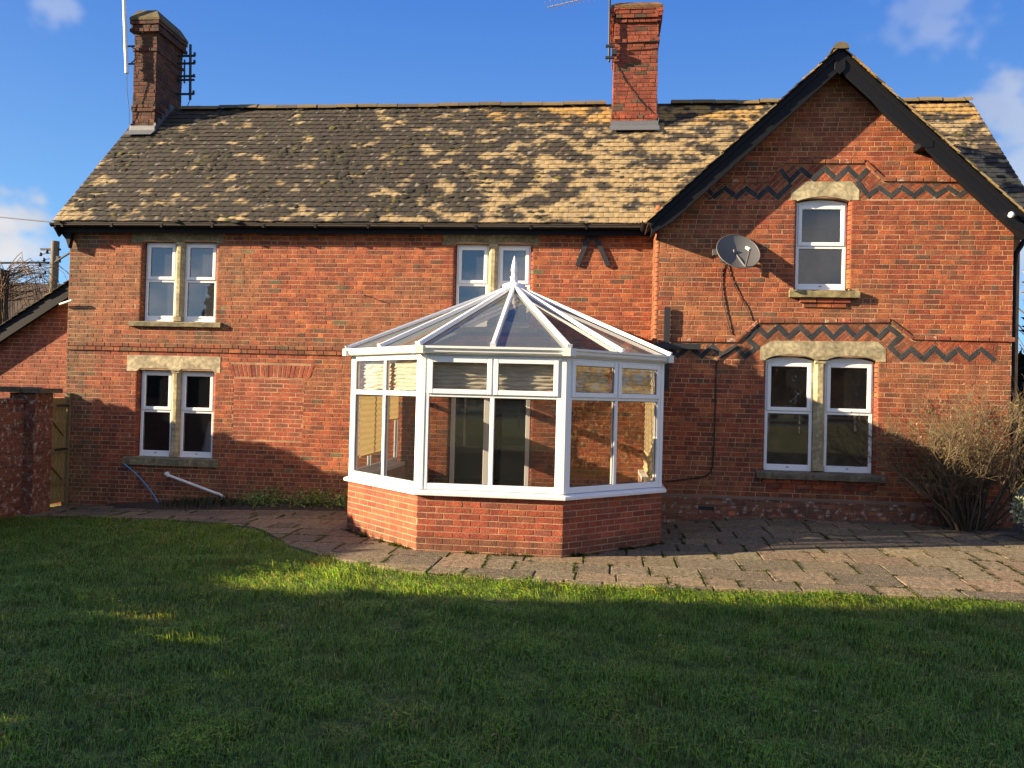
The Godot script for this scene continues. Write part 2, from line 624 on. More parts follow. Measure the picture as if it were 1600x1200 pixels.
func patio() -> void:
	var cons := PackedVector2Array([Vector2(-3.49, -1), Vector2(-3.49, 2.61), Vector2(-2.21, 3.89), Vector2(-0.39, 3.89), Vector2(0.89, 2.61), Vector2(0.89, -1)])
	var region := PackedVector2Array([Vector2(-9.4, 0.02), Vector2(-9.4, 1.32)])
	for p in EDGE:
		region.append(p)
	region.append_array([Vector2(9.0, 1.3), Vector2(5.6, 1.0), Vector2(4.6, G + 0.04), Vector2(0.85, G + 0.04), Vector2(0.85, 0.05), Vector2(-3.5, 0.05), Vector2(-3.6, 0.95), Vector2(-5.0, 0.78), Vector2(-7.3, 0.66), Vector2(-8.2, 0.4), Vector2(-8.6, 0.02)])
	var base := MB.new()
	# the bed of earth and moss that the slabs lie in, following the ground
	var rows := []
	for j in range(27, -1, -1):
		var row := PackedVector3Array()
		for i in 48:
			var x := -9.55 + i * 0.39
			var zz := minf(0.0 + j * 0.2, edge_z(x))
			row.append(Vector3(x, gy(x, zz) - 0.011, zz))
		rows.append(row)
	base.surf(rows, Color.WHITE)
	var p := struct("patio", base, M.earth, "patio of worn grey-brown stone slabs with mossy joints")
	var tones := [lin(120, 105, 80), lin(110, 97, 74), lin(128, 112, 86), lin(102, 90, 68), lin(116, 104, 82), lin(130, 109, 84), lin(96, 86, 64)]
	var weeds := []
	var wt := PackedColorArray()
	var z := 0.0
	while z < 5.3:
		var dz := rng.randf_range(0.36, 0.6)
		var x := -9.4 - rng.randf() * 0.4
		while x < 9.0:
			var dx := rng.randf_range(0.34, 0.78)
			var j := 0.007
			var r := PackedVector2Array([Vector2(x + j + rng.randf() * 0.014, z + j), Vector2(x + dx - j, z + j + rng.randf() * 0.014), Vector2(x + dx - j - rng.randf() * 0.014, z + dz - j), Vector2(x + j, z + dz - j - rng.randf() * 0.014)])
			for q in Geometry2D.intersect_polygons(r, region):
				for s in Geometry2D.clip_polygons(q, cons):
					if s.size() < 3 or Geometry2D.is_polygon_clockwise(s):
						continue
					var area := 0.0
					for i in s.size():
						area += s[i].cross(s[(i + 1) % s.size()]) * 0.5
					if absf(area) < 0.015:
						continue
					var mid := Vector2.ZERO
					for v in s:
						mid += v / s.size()
					var mb := MB.new()
					# outline in x and -z, raised along y, laid on the sloping ground
					var fl := PackedVector2Array()
					for v in s:
						fl.append(Vector2(v.x - mid.x, -(v.y - mid.y)))
					var tilt := Basis(Vector3.RIGHT, -PI / 2)
					var e := 0.3
					var up := Vector3(-(gy(mid.x + e, mid.y) - gy(mid.x - e, mid.y)) / (2 * e) + rng.randf_range(-0.004, 0.004), 1, -(gy(mid.x, mid.y + e) - gy(mid.x, mid.y - e)) / (2 * e) + rng.randf_range(-0.004, 0.004)).normalized()
					var lay := Basis(Quaternion(Vector3.UP, up)) * tilt
					mb.set_xf(Transform3D(lay, Vector3(mid.x, gy(mid.x, mid.y) + rng.randf_range(-0.003, 0.004), mid.y)))
					mb.extrude(fl, -0.05, 0.0, vary(pick(tones), 0.18) * Color(0.98, 0.95, 0.82), 0.005)
					part("slab", mb, M.slab, p)
			# moss and grass in some of the joints
			var wz := z
			while wz < z + dz:
				if rng.randf() < 0.8 and nz.get_noise_2d(x * 40.0, wz * 40.0) > -0.16:
					var here := Vector2(x + rng.randf_range(-0.012, 0.012), wz)
					if Geometry2D.is_point_in_polygon(here, region) and not Geometry2D.is_point_in_polygon(here, cons):
						weeds.append(Transform3D(Basis(Vector3.UP, rng.randf() * TAU).scaled(Vector3(0.6, rng.randf_range(0.5, 1.3), 0.6)), Vector3(here.x, gy(here.x, here.y) - 0.01, here.y)))
						wt.append(Color(1, 1, 1) * rng.randf_range(0.7, 1.3))
				wz += 0.035
			var wx := x
			while wx < x + dx:
				if rng.randf() < 0.22 and nz.get_noise_2d(wx * 40.0, z * 40.0) > 0.0:
					var here := Vector2(wx, z + rng.randf_range(-0.012, 0.012))
					if Geometry2D.is_point_in_polygon(here, region) and not Geometry2D.is_point_in_polygon(here, cons):
						weeds.append(Transform3D(Basis(Vector3.UP, rng.randf() * TAU).scaled(Vector3(0.6, rng.randf_range(0.5, 1.2), 0.6)), Vector3(here.x, gy(here.x, here.y) - 0.01, here.y)))
						wt.append(Color(1, 1, 1) * rng.randf_range(0.7, 1.3))
				wx += 0.04
			x += dx
		z += dz
	var green := [lin(140, 156, 44), lin(156, 160, 50), lin(112, 132, 38)]
	# a fringe of weeds at the foot of the conservatory
	var foot := [Vector2(-3.5, 2.62), Vector2(-2.22, 3.9), Vector2(-0.38, 3.9), Vector2(0.9, 2.62)]
	for f in 3:
		for i in 70:
			var q: Vector2 = foot[f].lerp(foot[f + 1], rng.randf())
			if nz.get_noise_2d(q.x * 90.0, q.y * 90.0) < (0.0 if f == 0 else 0.18):
				continue
			q += Vector2(rng.randf_range(-0.04, 0.04), rng.randf_range(0.0, 0.05))
			weeds.append(Transform3D(Basis(Vector3.UP, rng.randf() * TAU).scaled(Vector3(0.9, rng.randf_range(0.8, 2.4), 0.9)), Vector3(q.x, gy(q.x, q.y) - 0.01, q.y)))
			wt.append(Color(1, 1, 1) * rng.randf_range(0.7, 1.2))
	var w := many("joint_weeds", clump(22, 0.045, 0.035, 0.0035, 0.9, green).mesh(M.grass), weeds, wt)
	tag(w, "green moss and weeds growing in the patio joints", "weeds", "", "stuff")


# ---------------------------------------------------------------- brickwork
const REDS := [[182, 90, 60], [172, 82, 56], [190, 97, 64], [168, 78, 56], [196, 104, 66], [180, 87, 62], [162, 77, 57], [186, 93, 59], [200, 108, 71], [160, 82, 61], [148, 80, 63], [172, 85, 59]]

func brick_tone(where: String, x: float, y: float) -> Color:
	var r: Array = REDS[rng.randi() % REDS.size()]
	var c := lin(r[0], r[1], r[2])
	var patch := nz.get_noise_2d(x * 22.0, y * 22.0)
	if where == "main":
		if x < -9.08 + 0.3 * nf.get_noise_2d(x * 60.0, y * 90.0):
			c = c.lerp(pick([lin(104, 98, 78), lin(120, 108, 84), lin(92, 84, 70), lin(126, 100, 74)]), rng.randf_range(0.3, 0.85))
		elif y > 2.5 and y < 2.78:
			c = c.lerp(pick([lin(116, 84, 66), lin(112, 96, 72), lin(140, 92, 66)]), rng.randf_range(0.2, 0.7))
		elif x < -6.0 and y > 2.75 and y < 4.3:
			c = c.lerp(lin(176, 112, 74), rng.randf_range(0.0, 0.55))
		elif y < 0.5:
			c = c.lerp(pick([lin(100, 74, 60), lin(126, 100, 76), lin(120, 84, 64)]), rng.randf_range(0.1, 0.55))
		if rng.randf() < 0.02:
			c = pick([lin(112, 72, 60), lin(124, 92, 74), lin(136, 118, 92)])
	elif where == "wing":
		if patch < -0.15 and rng.randf() < 0.2:
			c = c.lerp(pick([lin(122, 84, 68), lin(136, 96, 76)]), 0.6)
		if y < 0.44:
			c = c.lerp(pick([lin(96, 68, 58), lin(116, 92, 78), lin(88, 64, 56)]), rng.randf_range(0.3, 0.8))
		if rng.randf() < 0.05:
			c = pick([lin(206, 112, 68), lin(126, 90, 74), lin(204, 116, 74)])
	elif where == "conservatory":
		r = [[182, 86, 62], [174, 80, 58], [190, 94, 66], [168, 78, 60], [178, 90, 68], [160, 86, 68]][rng.randi() % 6]
		c = lin(r[0], r[1], r[2])
		if y < 0.12:
			c = c.lerp(lin(118, 88, 66), 0.45)
	elif where == "garden":
		c = c.lerp(pick([lin(94, 58, 46), lin(108, 64, 50), lin(82, 54, 46)]), 0.75)
	elif where == "sooty":
		c = c.lerp(pick([lin(72, 54, 46), lin(88, 62, 50), lin(62, 50, 44)]), rng.randf_range(0.6, 0.97))
	elif where == "stack":
		c = c.lerp(pick([lin(160, 74, 58), lin(150, 72, 58)]), 0.6)
		if rng.randf() < 0.1:
			c = lin(104, 80, 66)
	elif where == "outbuilding":
		c = c.lerp(lin(164, 84, 64), 0.6)
	c *= (0.98 if where == "wing" else 1.05) + 0.15 * patch
	if where == "main" or where == "wing":
		# damp and run-off below the sills, and broad weathering
		for q in [[-8.3, -6.6, 3.0], [-8.3, -6.6, 0.55], [2.9, 3.95, 3.5], [2.46, 4.4, 0.72]]:
			if x > q[0] and x < q[1] and y < q[2] and y > q[2] - 0.45 * (0.4 + nf.get_noise_1d(x * 120.0)):
				c = c.lerp(lin(120, 84, 64), 0.4)
		c = c.lerp(lin(168, 112, 80), 0.45 * smoothstep(0.05, 0.4, nz.get_noise_2d(x * 12.0 + 300.0, y * 14.0)))
	c.g *= 1.07
	c.b *= 0.93
	return vary(c, 0.095)

func brick_block(mb: MB, x0: float, y0: float, x1: float, y1: float, zb: float, zf: float, col: Color, rough: float) -> void:
	var a := rng.randf_range(-rough, rough)
	var b := rng.randf_range(-rough, rough)
	var k := 0.0025
	var j := rough * 0.5
	var f := [Vector3(x0 + k + rng.randf() * j, y0 + k + rng.randf() * j, zf + a), Vector3(x1 - k - rng.randf() * j, y0 + k + rng.randf() * j, zf + b), Vector3(x1 - k - rng.randf() * j, y1 - k - rng.randf() * j, zf + b), Vector3(x0 + k + rng.randf() * j, y1 - k - rng.randf() * j, zf + a)]
	var m := [Vector3(x0, y0, zf - k + a), Vector3(x1, y0, zf - k + b), Vector3(x1, y1, zf - k + b), Vector3(x0, y1, zf - k + a)]
	var r := [Vector3(x0, y0, zb), Vector3(x1, y0, zb), Vector3(x1, y1, zb), Vector3(x0, y1, zb)]
	mb.quad(f[0], f[1], f[2], f[3], col)
	for i in 4:
		var n := (i + 1) % 4
		mb.quad(m[i], m[n], f[n], f[i], col)
		mb.quad(r[i], r[n], m[n], m[i], col)

# Lays courses of brick from x0 to x1. holes: [x0, y0, x1, y1, jamb?]; roof: the height of the slope above x (or INF).
# proud: [y0, y1, how far]. Each brick goes to `all` or, while `single` says yes, becomes a part of its own under `parent`.
func lay(where: String, x0: float, x1: float, y0: float, y1: float, zf: float, holes: Array, roof: Callable, proud: Array, all: MB, single: Callable, parent: Node3D, bond := "flemish", rough := 0.003, material := "brick", xf := Transform3D()) -> void:
	var row := 0
	var y := y0
	var g := 0.0058
	while y < y1 - 0.02:
		var top := minf(y + COURSE, y1)
		var mid := (y + top) / 2
		var out := zf
		for p in proud:
			if mid > p[0] and mid < p[1]:
				out = zf + p[2]
		# what of this course is wall
		var runs := [[x0, x1]]
		for h in holes:
			if mid > h[1] and mid < h[3]:
				var grow: float = (0.108 if row % 2 else 0.218) if h[4] else 0.0
				var next := []
				for r in runs:
					if h[2] + grow <= r[0] or h[0] - grow >= r[1]:
						next.append(r)
						continue
					if h[0] - grow > r[0]:
						next.append([r[0], h[0] - grow])
					if h[2] + grow < r[1]:
						next.append([h[2] + grow, r[1]])
				runs = next
				if h[4]:
					for s in [-1.0, 1.0]:
						var e: float = h[0] if s < 0 else h[2]
						jamb(where, all, e, s, grow, y + g, top - g, out, xf, material)
		var x := x0
		var step := 0
		if bond == "stretcher":
			x = x0 - (0.1125 if row % 2 else 0.0)
		elif bond == "flemish":
			x = x0 - (0.0 if row % 2 else 0.17)
		elif bond == "mixed":
			x = x0 - (0.1125 if row % 2 else 0.0) - 0.05 * (row * 7 % 5)
		while x < x1:
			var w := 0.225
			if bond == "flemish":
				w = 0.225 if step % 2 == 0 else 0.1125
			elif bond == "mixed" and (row % 4 == 3 or rng.randf() < 0.12):
				w = 0.1125
			w *= rng.randf_range(0.97, 1.03)
			for r in runs:
				var a := maxf(x, r[0]) + (g if x >= r[0] else 0.0)
				var b := minf(x + w, r[1]) - (g if x + w <= r[1] else 0.0)
				if b - a < 0.02:
					continue
				if roof.is_valid():
					if roof.call(a) < top - 0.02 or roof.call(b) < top - 0.02:
						continue
				var col := brick_tone(where, x, y)
				var wob := nf.get_noise_2d(x * 30.0, y * 30.0) * 0.003
				if single.is_valid() and single.call(a, b, y):
					var mb := MB.new()
					mb.set_xf(xf)
					brick_block(mb, a, y + g + wob, b, top - g + wob, out - 0.03, out, col, rough)
					part("brick", mb, M[material], parent)
				else:
					all.set_xf(xf)
					brick_block(all, a, y + g + wob, b, top - g + wob, out - 0.03, out, col, rough)
			x += w
			step += 1
		y += COURSE
		row += 1

# one rounded brick at the side of an opening; s < 0: wall to the left of the edge e
func jamb(where: String, all: MB, e: float, s: float, w: float, y0: float, y1: float, zf: float, xf: Transform3D, _material: String) -> void:
	var r := 0.05
	var pl := PackedVector2Array()   # x and z, going round from the wall face into the reveal
	pl.append(Vector2(e + s * (w - 0.005), zf))
	for i in 6:
		var a := PI / 2 * i / 5.0
		pl.append(Vector2(e + s * (r - r * sin(a)), zf - r + r * cos(a)))
	pl.append(Vector2(e, zf - 0.14))
	pl.append(Vector2(e + s * (w - 0.005), zf - 0.14))
	var col := brick_tone(where, e, y0)
	all.set_xf(xf * Transform3D(Basis(Vector3.RIGHT, -PI / 2), Vector3(0, y0, 0)))
	var fl := PackedVector2Array()
	for p in pl:
		fl.append(Vector2(p.x, -p.y))
	all.extrude(fl, 0.0, y1 - y0, col)

# the mortar-coloured body of a wall, with openings
func wall_body(mb: MB, x0: float, x1: float, y0: float, y1: float, z0: float, z1: float, holes: Array, col := Color.WHITE) -> void:
	var ys := [y0, y1]
	for h in holes:
		for q in [h[1], h[3]]:
			if q > y0 and q < y1 and not ys.has(q):
				ys.append(q)
	ys.sort()
	for i in ys.size() - 1:
		var mid: float = (ys[i] + ys[i + 1]) / 2
		var runs := [[x0, x1]]
		for h in holes:
			if mid > h[1] and mid < h[3]:
				var next := []
				for r in runs:
					if h[2] <= r[0] or h[0] >= r[1]:
						next.append(r)
						continue
					if h[0] > r[0]:
						next.append([r[0], h[0]])
					if h[2] < r[1]:
						next.append([h[2], r[1]])
				runs = next
		for r in runs:
			mb.box(Vector3(r[0], ys[i], z0), Vector3(r[1], ys[i + 1], z1), col)


# ---------------------------------------------------------------- windows
func frame_bars(mb: MB, x0: float, y0: float, x1: float, y1: float, w: float, z0: float, z1: float, bottom := -1.0) -> void:
	var b := w if bottom < 0 else bottom
	mb.cbox(Vector3(x0, y0, z0), Vector3(x0 + w, y1, z1), 0.006, Color.WHITE)
	mb.cbox(Vector3(x1 - w, y0, z0), Vector3(x1, y1, z1), 0.006, Color.WHITE)
	mb.cbox(Vector3(x0 + w, y1 - w, z0), Vector3(x1 - w, y1, z1 - 0.0015), 0.006, Color.WHITE)
	mb.cbox(Vector3(x0 + w, y0, z0), Vector3(x1 - w, y0 + b, z1 - 0.0015), 0.006, Color.WHITE)

func pane_in(parent: Node3D, x0: float, y0: float, x1: float, y1: float, z: float, xf := Transform3D(), material := "glass", called := "pane") -> void:
	var mb := MB.new()
	mb.set_xf(xf)
	var t := rng.randf_range(-0.002, 0.002)
	mb.quad(Vector3(x0, y0, z), Vector3(x1, y0, z + t), Vector3(x1, y1, z + t * 0.3), Vector3(x0, y1, z - t * 0.5), Color.WHITE)
	part(called, mb, M[material], parent)

# one casement: an opening light above, a fixed one below
func casement(parent: Node3D, x0: float, x1: float, y0: float, y1: float, ty: float, zf: float, head := 0.0) -> void:
	var f := MB.new()
	frame_bars(f, x0, y0, x1, y1, 0.05, zf - 0.06, zf, 0.085)
	f.cbox(Vector3(x0 + 0.05, ty - 0.03, zf - 0.06), Vector3(x1 - 0.05, ty + 0.012, zf - 0.003), 0.005, Color.WHITE)
	f.box(Vector3(x0 + 0.01, y0 - 0.02, zf - 0.05), Vector3(x1 - 0.01, y0, zf + 0.018), Color.WHITE)
	if head > 0.0:     # the filling piece under a curved head
		var arc := PackedVector2Array([Vector2(x0, y1 - 0.001)])
		arc.append(Vector2(x1, y1 - 0.001))
		for i in 9:
			var t := i / 8.0
			arc.append(Vector2(lerpf(x1, x0, t), y1 + 0.012 + head * sin(PI * t)))
		f.extrude(arc, zf - 0.05, zf - 0.006, Color.WHITE, 0.0)
	var w := part("window", f, M.white_plastic, parent)
	var s := MB.new()
	frame_bars(s, x0 + 0.03, ty + 0.014, x1 - 0.03, y1 - 0.028, 0.058, zf - 0.03, zf + 0.016)
	part("sash", s, M.white_plastic, w)
	var gk := MB.new()
	for q in [[x0 + 0.086, ty + 0.07, x1 - 0.086, y1 - 0.084, zf - 0.012], [x0 + 0.048, y0 + 0.083, x1 - 0.048, ty - 0.028, zf - 0.03]]:
		var t := 0.006
		gk.box(Vector3(q[0], q[1], q[4] - 0.004), Vector3(q[0] + t, q[3], q[4] + 0.006), Color.WHITE)
		gk.box(Vector3(q[2] - t, q[1], q[4] - 0.004), Vector3(q[2], q[3], q[4] + 0.006), Color.WHITE)
		gk.box(Vector3(q[0] + t, q[3] - t, q[4] - 0.004), Vector3(q[2] - t, q[3], q[4] + 0.005), Color.WHITE)
		gk.box(Vector3(q[0] + t, q[1], q[4] - 0.004), Vector3(q[2] - t, q[1] + t, q[4] + 0.005), Color.WHITE)
	part("gasket", gk, M.rubber, w)
	var gl := "coated_glass" if y0 > 2.8 and zf < 0.0 else "glass"
	pane_in(w, x0 + 0.087, ty + 0.071, x1 - 0.087, y1 - 0.085, zf - 0.012, Transform3D(), gl)
	pane_in(w, x0 + 0.049, y0 + 0.084, x1 - 0.049, ty - 0.029, zf - 0.03, Transform3D(), gl)
	var d := MB.new()
	var c := (x0 + x1) / 2
	d.box(Vector3(c - 0.02, y0 + 0.038, zf - 0.002), Vector3(c + 0.02, y0 + 0.05, zf + 0.004), Color.WHITE)
	part("drain_cover", d, M.dark_slot, w)

# a chamfered stone post between two casements
func mullion(parent: Node3D, x0: float, x1: float, y0: float, y1: float, zf: float) -> void:
	var k := 0.045
	var mb := MB.new()
	var pl := PackedVector2Array([Vector2(x0, 0.14), Vector2(x0, k), Vector2(x0 + k, 0), Vector2(x1 - k, 0), Vector2(x1, k), Vector2(x1, 0.14)])
	mb.set_xf(Transform3D(Basis(Vector3.RIGHT, -PI / 2), Vector3(0, y0 + 0.09, zf)))
	mb.extrude(pl, 0.0, y1 - y0 - 0.14, lin(196, 182, 142))
	# square stops at foot and head
	mb.set_xf(Transform3D(Basis(), Vector3.ZERO))
	mb.cbox(Vector3(x0 - 0.001, y0, zf - 0.14), Vector3(x1 + 0.001, y0 + 0.09, zf - 0.002), 0.01, lin(190, 176, 138))
	mb.cbox(Vector3(x0 - 0.001, y1 - 0.05, zf - 0.14), Vector3(x1 + 0.001, y1, zf - 0.002), 0.008, lin(196, 182, 142))
	part("stone_mullion", mb, M.stone, parent)

func sill(parent: Node3D, x0: float, x1: float, yb: float, yt: float, z0: float, zf: float, col: Color) -> void:
	# weathered top, slightly sloping, with uneven edges
	var mb := MB.new()
	var n := 14
	var prev := []
	for i in n + 1:
		var x := lerpf(x0, x1, float(i) / n)
		var e := rng.randf_range(-0.006, 0.006)
		var row := [Vector3(x, yb + rng.randf_range(-0.003, 0.003), z0), Vector3(x, yb + e * 0.5, zf - 0.004), Vector3(x, yt - 0.035 + e, zf + e), Vector3(x, yt - 0.02 + e, zf - 0.016 + e), Vector3(x, yt + 0.008, z0)]
		if prev:
			for j in 4:
				mb.quad(prev[j], row[j], row[j + 1], prev[j + 1], vary(col, 0.05))
		else:
			mb.quad(row[0], row[1], row[2], row[3], col)
			mb.tri(row[0], row[3], row[4], col)
		prev = row
	mb.quad(prev[1], prev[0], prev[3], prev[2], col)
	mb.tri(prev[3], prev[0], prev[4], col)
	part("stone_sill", mb, M.stone, parent)


# ---------------------------------------------------------------- the house
const EAVE_Y := 4.81               # edge of the main roof's tiles
const EAVE_Z := 0.27
const RIDGE_Z := -2.55
const RIDGE_Y := 7.77
const ROOF_L := -9.66
const ROOF_R := 6.86
const WX0 := 0.83                  # the wing
const WX1 := 6.21
const WMID := 3.52
const WTOP := 7.4
const WSLOPE := 0.946

func roof_y(z: float) -> float:
	return EAVE_Y + (EAVE_Z - z) * (RIDGE_Y - EAVE_Y) / (EAVE_Z - RIDGE_Z)

func wing_roof(x: float) -> float:
	return WTOP - WSLOPE * absf(x - WMID)

func under_wing(x: float) -> float:
	return wing_roof(x) - 0.06

func px_wing(p: Vector2) -> Vector2:        # photograph measurements of the wing's front, to metres on it
	var d := CAM_BASIS * Vector3((p.x - 800.0) / 1300.0, -(p.y - 600.0) / 1300.0, -1.0)
	var t := (G - CAM_POS.z) / d.z
	return Vector2(d.x * t, CAM_POS.y + d.y * t)

func head_stone(parent: Node3D, outline: PackedVector2Array, zf: float, col: Color) -> void:
	var mb := MB.new()
	mb.extrude(outline, zf - 0.14, zf + 0.004, col, 0.006)
	part("stone_lintel", mb, M.stone, parent)

# underside with a shallow arch between a and b
func arch_pts(a: float, b: float, y: float, rise: float, flat := 1.0) -> PackedVector2Array:
	var out := PackedVector2Array()
	for i in 13:
		var t := i / 12.0
		out.append(Vector2(lerpf(a, b, t), y + rise * pow(sin(PI * t), flat)))
	return out

func house() -> void:
	var h := thing("brick_house", "two-storey red brick house with mossy tiled roof and a gabled wing", "house")
	main_wall(h)
	wing(h)
	rest_of_house(h)
	main_roof(h)
	gable_roof(h)
	chimneys(h)
	gutters(h)

func main_wall(h: Node3D) -> void:
	var wins := [[-8.12, -6.76, 3.06, 4.5], [-8.14, -6.74, 0.66, 2.22], [-2.5, -1.2, 3.06, 4.5]]
	var holes := []
	var body := []
	for w in wins:
		holes.append([w[0], w[2], w[1], w[3], true])
		body.append([w[0] - 0.03, w[2], w[1] + 0.03, w[3]])
	# lintels, sills, garden door, soldier arch, and the blocked opening with its own bricks
	holes.append_array([[-8.29, 4.49, -6.63, 4.75, false], [-8.35, 2.22, -6.62, 2.48, false], [-2.62, 4.49, -1.09, 4.75, false],
		[-8.33, 2.99, -6.65, 3.07, false], [-8.32, 0.53, -6.6, 0.67, false], [-2.62, 2.99, -1.09, 3.07, false],
		[-2.52, 0.0, -1.14, 2.3, true], [-6.42, 2.13, -5.0, 2.36, false], [-6.37, 1.04, -5.1, 2.14, false]])
	body.append([-2.55, 0.0, -1.11, 2.3])
	var wb := MB.new()
	wall_body(wb, -9.5, 6.6, -0.5, 4.76, -0.3, -0.0035, body)
	var w := part("main_wall", wb, M.mortar, h)
	var all := MB.new()
	lay("main", -9.5, WX0, -0.43, 4.7, 0.0, holes, none_, [[2.545, 2.69, 0.022]], all, none_, w, "flemish", 0.0016)
	# the blocked-up opening
	lay("conservatory", -6.366, -5.104, 1.04, 2.13, -0.002, [], none_, [], all, none_, w, "stretcher", 0.0015)
	stuff(part("brickwork", all, M.brick, w))
	var x := -6.4
	var i := 0
	while x < -5.03:
		var mb := MB.new()
		var lean := (x + 5.72) * 0.10
		mb.extrude(PackedVector2Array([Vector2(x + 0.006, 2.14), Vector2(x + 0.066, 2.14), Vector2(x + 0.068 + lean, 2.355), Vector2(x + 0.004 + lean, 2.355)]), -0.03, 0.001 + rng.randf_range(-0.003, 0.003), brick_tone("conservatory", x, 2.2), 0.003)
		part("arch_brick", mb, M.brick, w)
		x += 0.0745
		i += 1
	for k in wins.size():
		var q: Array = wins[k]
		var mid: float = (q[0] + q[1]) / 2 - (0.01 if k < 2 else 0.0)
		var lo: float = q[2] + 0.045
		var top: float = q[3] - 0.01
		var ty: float = 3.815 if k != 1 else 1.5
		casement(h, q[0] + 0.012, mid - 0.075, lo, top, ty, -0.105)
		casement(h, mid + 0.075, q[1] - 0.012, lo, top, ty, -0.105)
		mullion(h, mid - 0.075, mid + 0.075, lo - 0.02, top + 0.01, -0.01)
		sill(h, q[0] - 0.2, q[1] + 0.14, q[2] - (0.07 if k != 1 else 0.12), q[2] + 0.03, -0.14, 0.06, lin(150, 140, 106))
		# head
		var a: float = q[0]
		var yb: float = q[3] - 0.005
		var yt: float = 2.478 if k == 1 else 4.7
		for s in 2:
			var l: float = (a - 0.21) if s == 0 else mid
			var r: float = mid if s == 0 else (q[1] + 0.12)
			var o := PackedVector2Array([Vector2(r, yb - 0.02 if s == 1 else yb), Vector2(r, yt), Vector2(l, yt), Vector2(l, yb - 0.02 if s == 0 else yb)])
			var ia: float = (a - 0.02) if s == 0 else (mid + 0.07)
			var ib: float = (mid - 0.07) if s == 0 else (q[1] + 0.02)
			o.append(Vector2(ia, yb - 0.02 if s == 0 else yb))
			o.append(Vector2(ia + 0.06, yb + 0.035))
			o.append(Vector2(ib - 0.06, yb + 0.035))
			o.append(Vector2(ib, yb - 0.02 if s == 1 else yb))
			head_stone(h, o, 0.0, vary(lin(198, 184, 148) if k == 1 else lin(158, 144, 112), 0.03))  # gutter shade painted into the darker stone colour of the upper heads
	# the iron strap in the shape of a chevron under the eaves
	var ir := MB.new()
	ir.bar(Vector3(-0.2, 4.72, 0.02), Vector3(-0.42, 4.13, 0.02), Vector3(0, 0, 1), 0.075, 0.03, Color.WHITE)
	ir.bar(Vector3(-0.17, 4.72, 0.024), Vector3(0.1, 4.13, 0.024), Vector3(0, 0, 1), 0.075, 0.03, Color.WHITE)
	part("iron_strap", ir, M.iron, h)
	var nl := MB.new()
	nl.rod(Vector3(-4.08, 3.6, 0.0), Vector3(-4.02, 3.585, 0.12), 0.008, Color.WHITE)
	part("nail", nl, M.iron, h)
	var pp := MB.new()
	pp.rod(Vector3(-9.62, 3.35, 0.05), Vector3(-9.36, 3.42, 0.1), 0.022, Color.WHITE)
	part("overflow_pipe", pp, M.old_plastic, h)

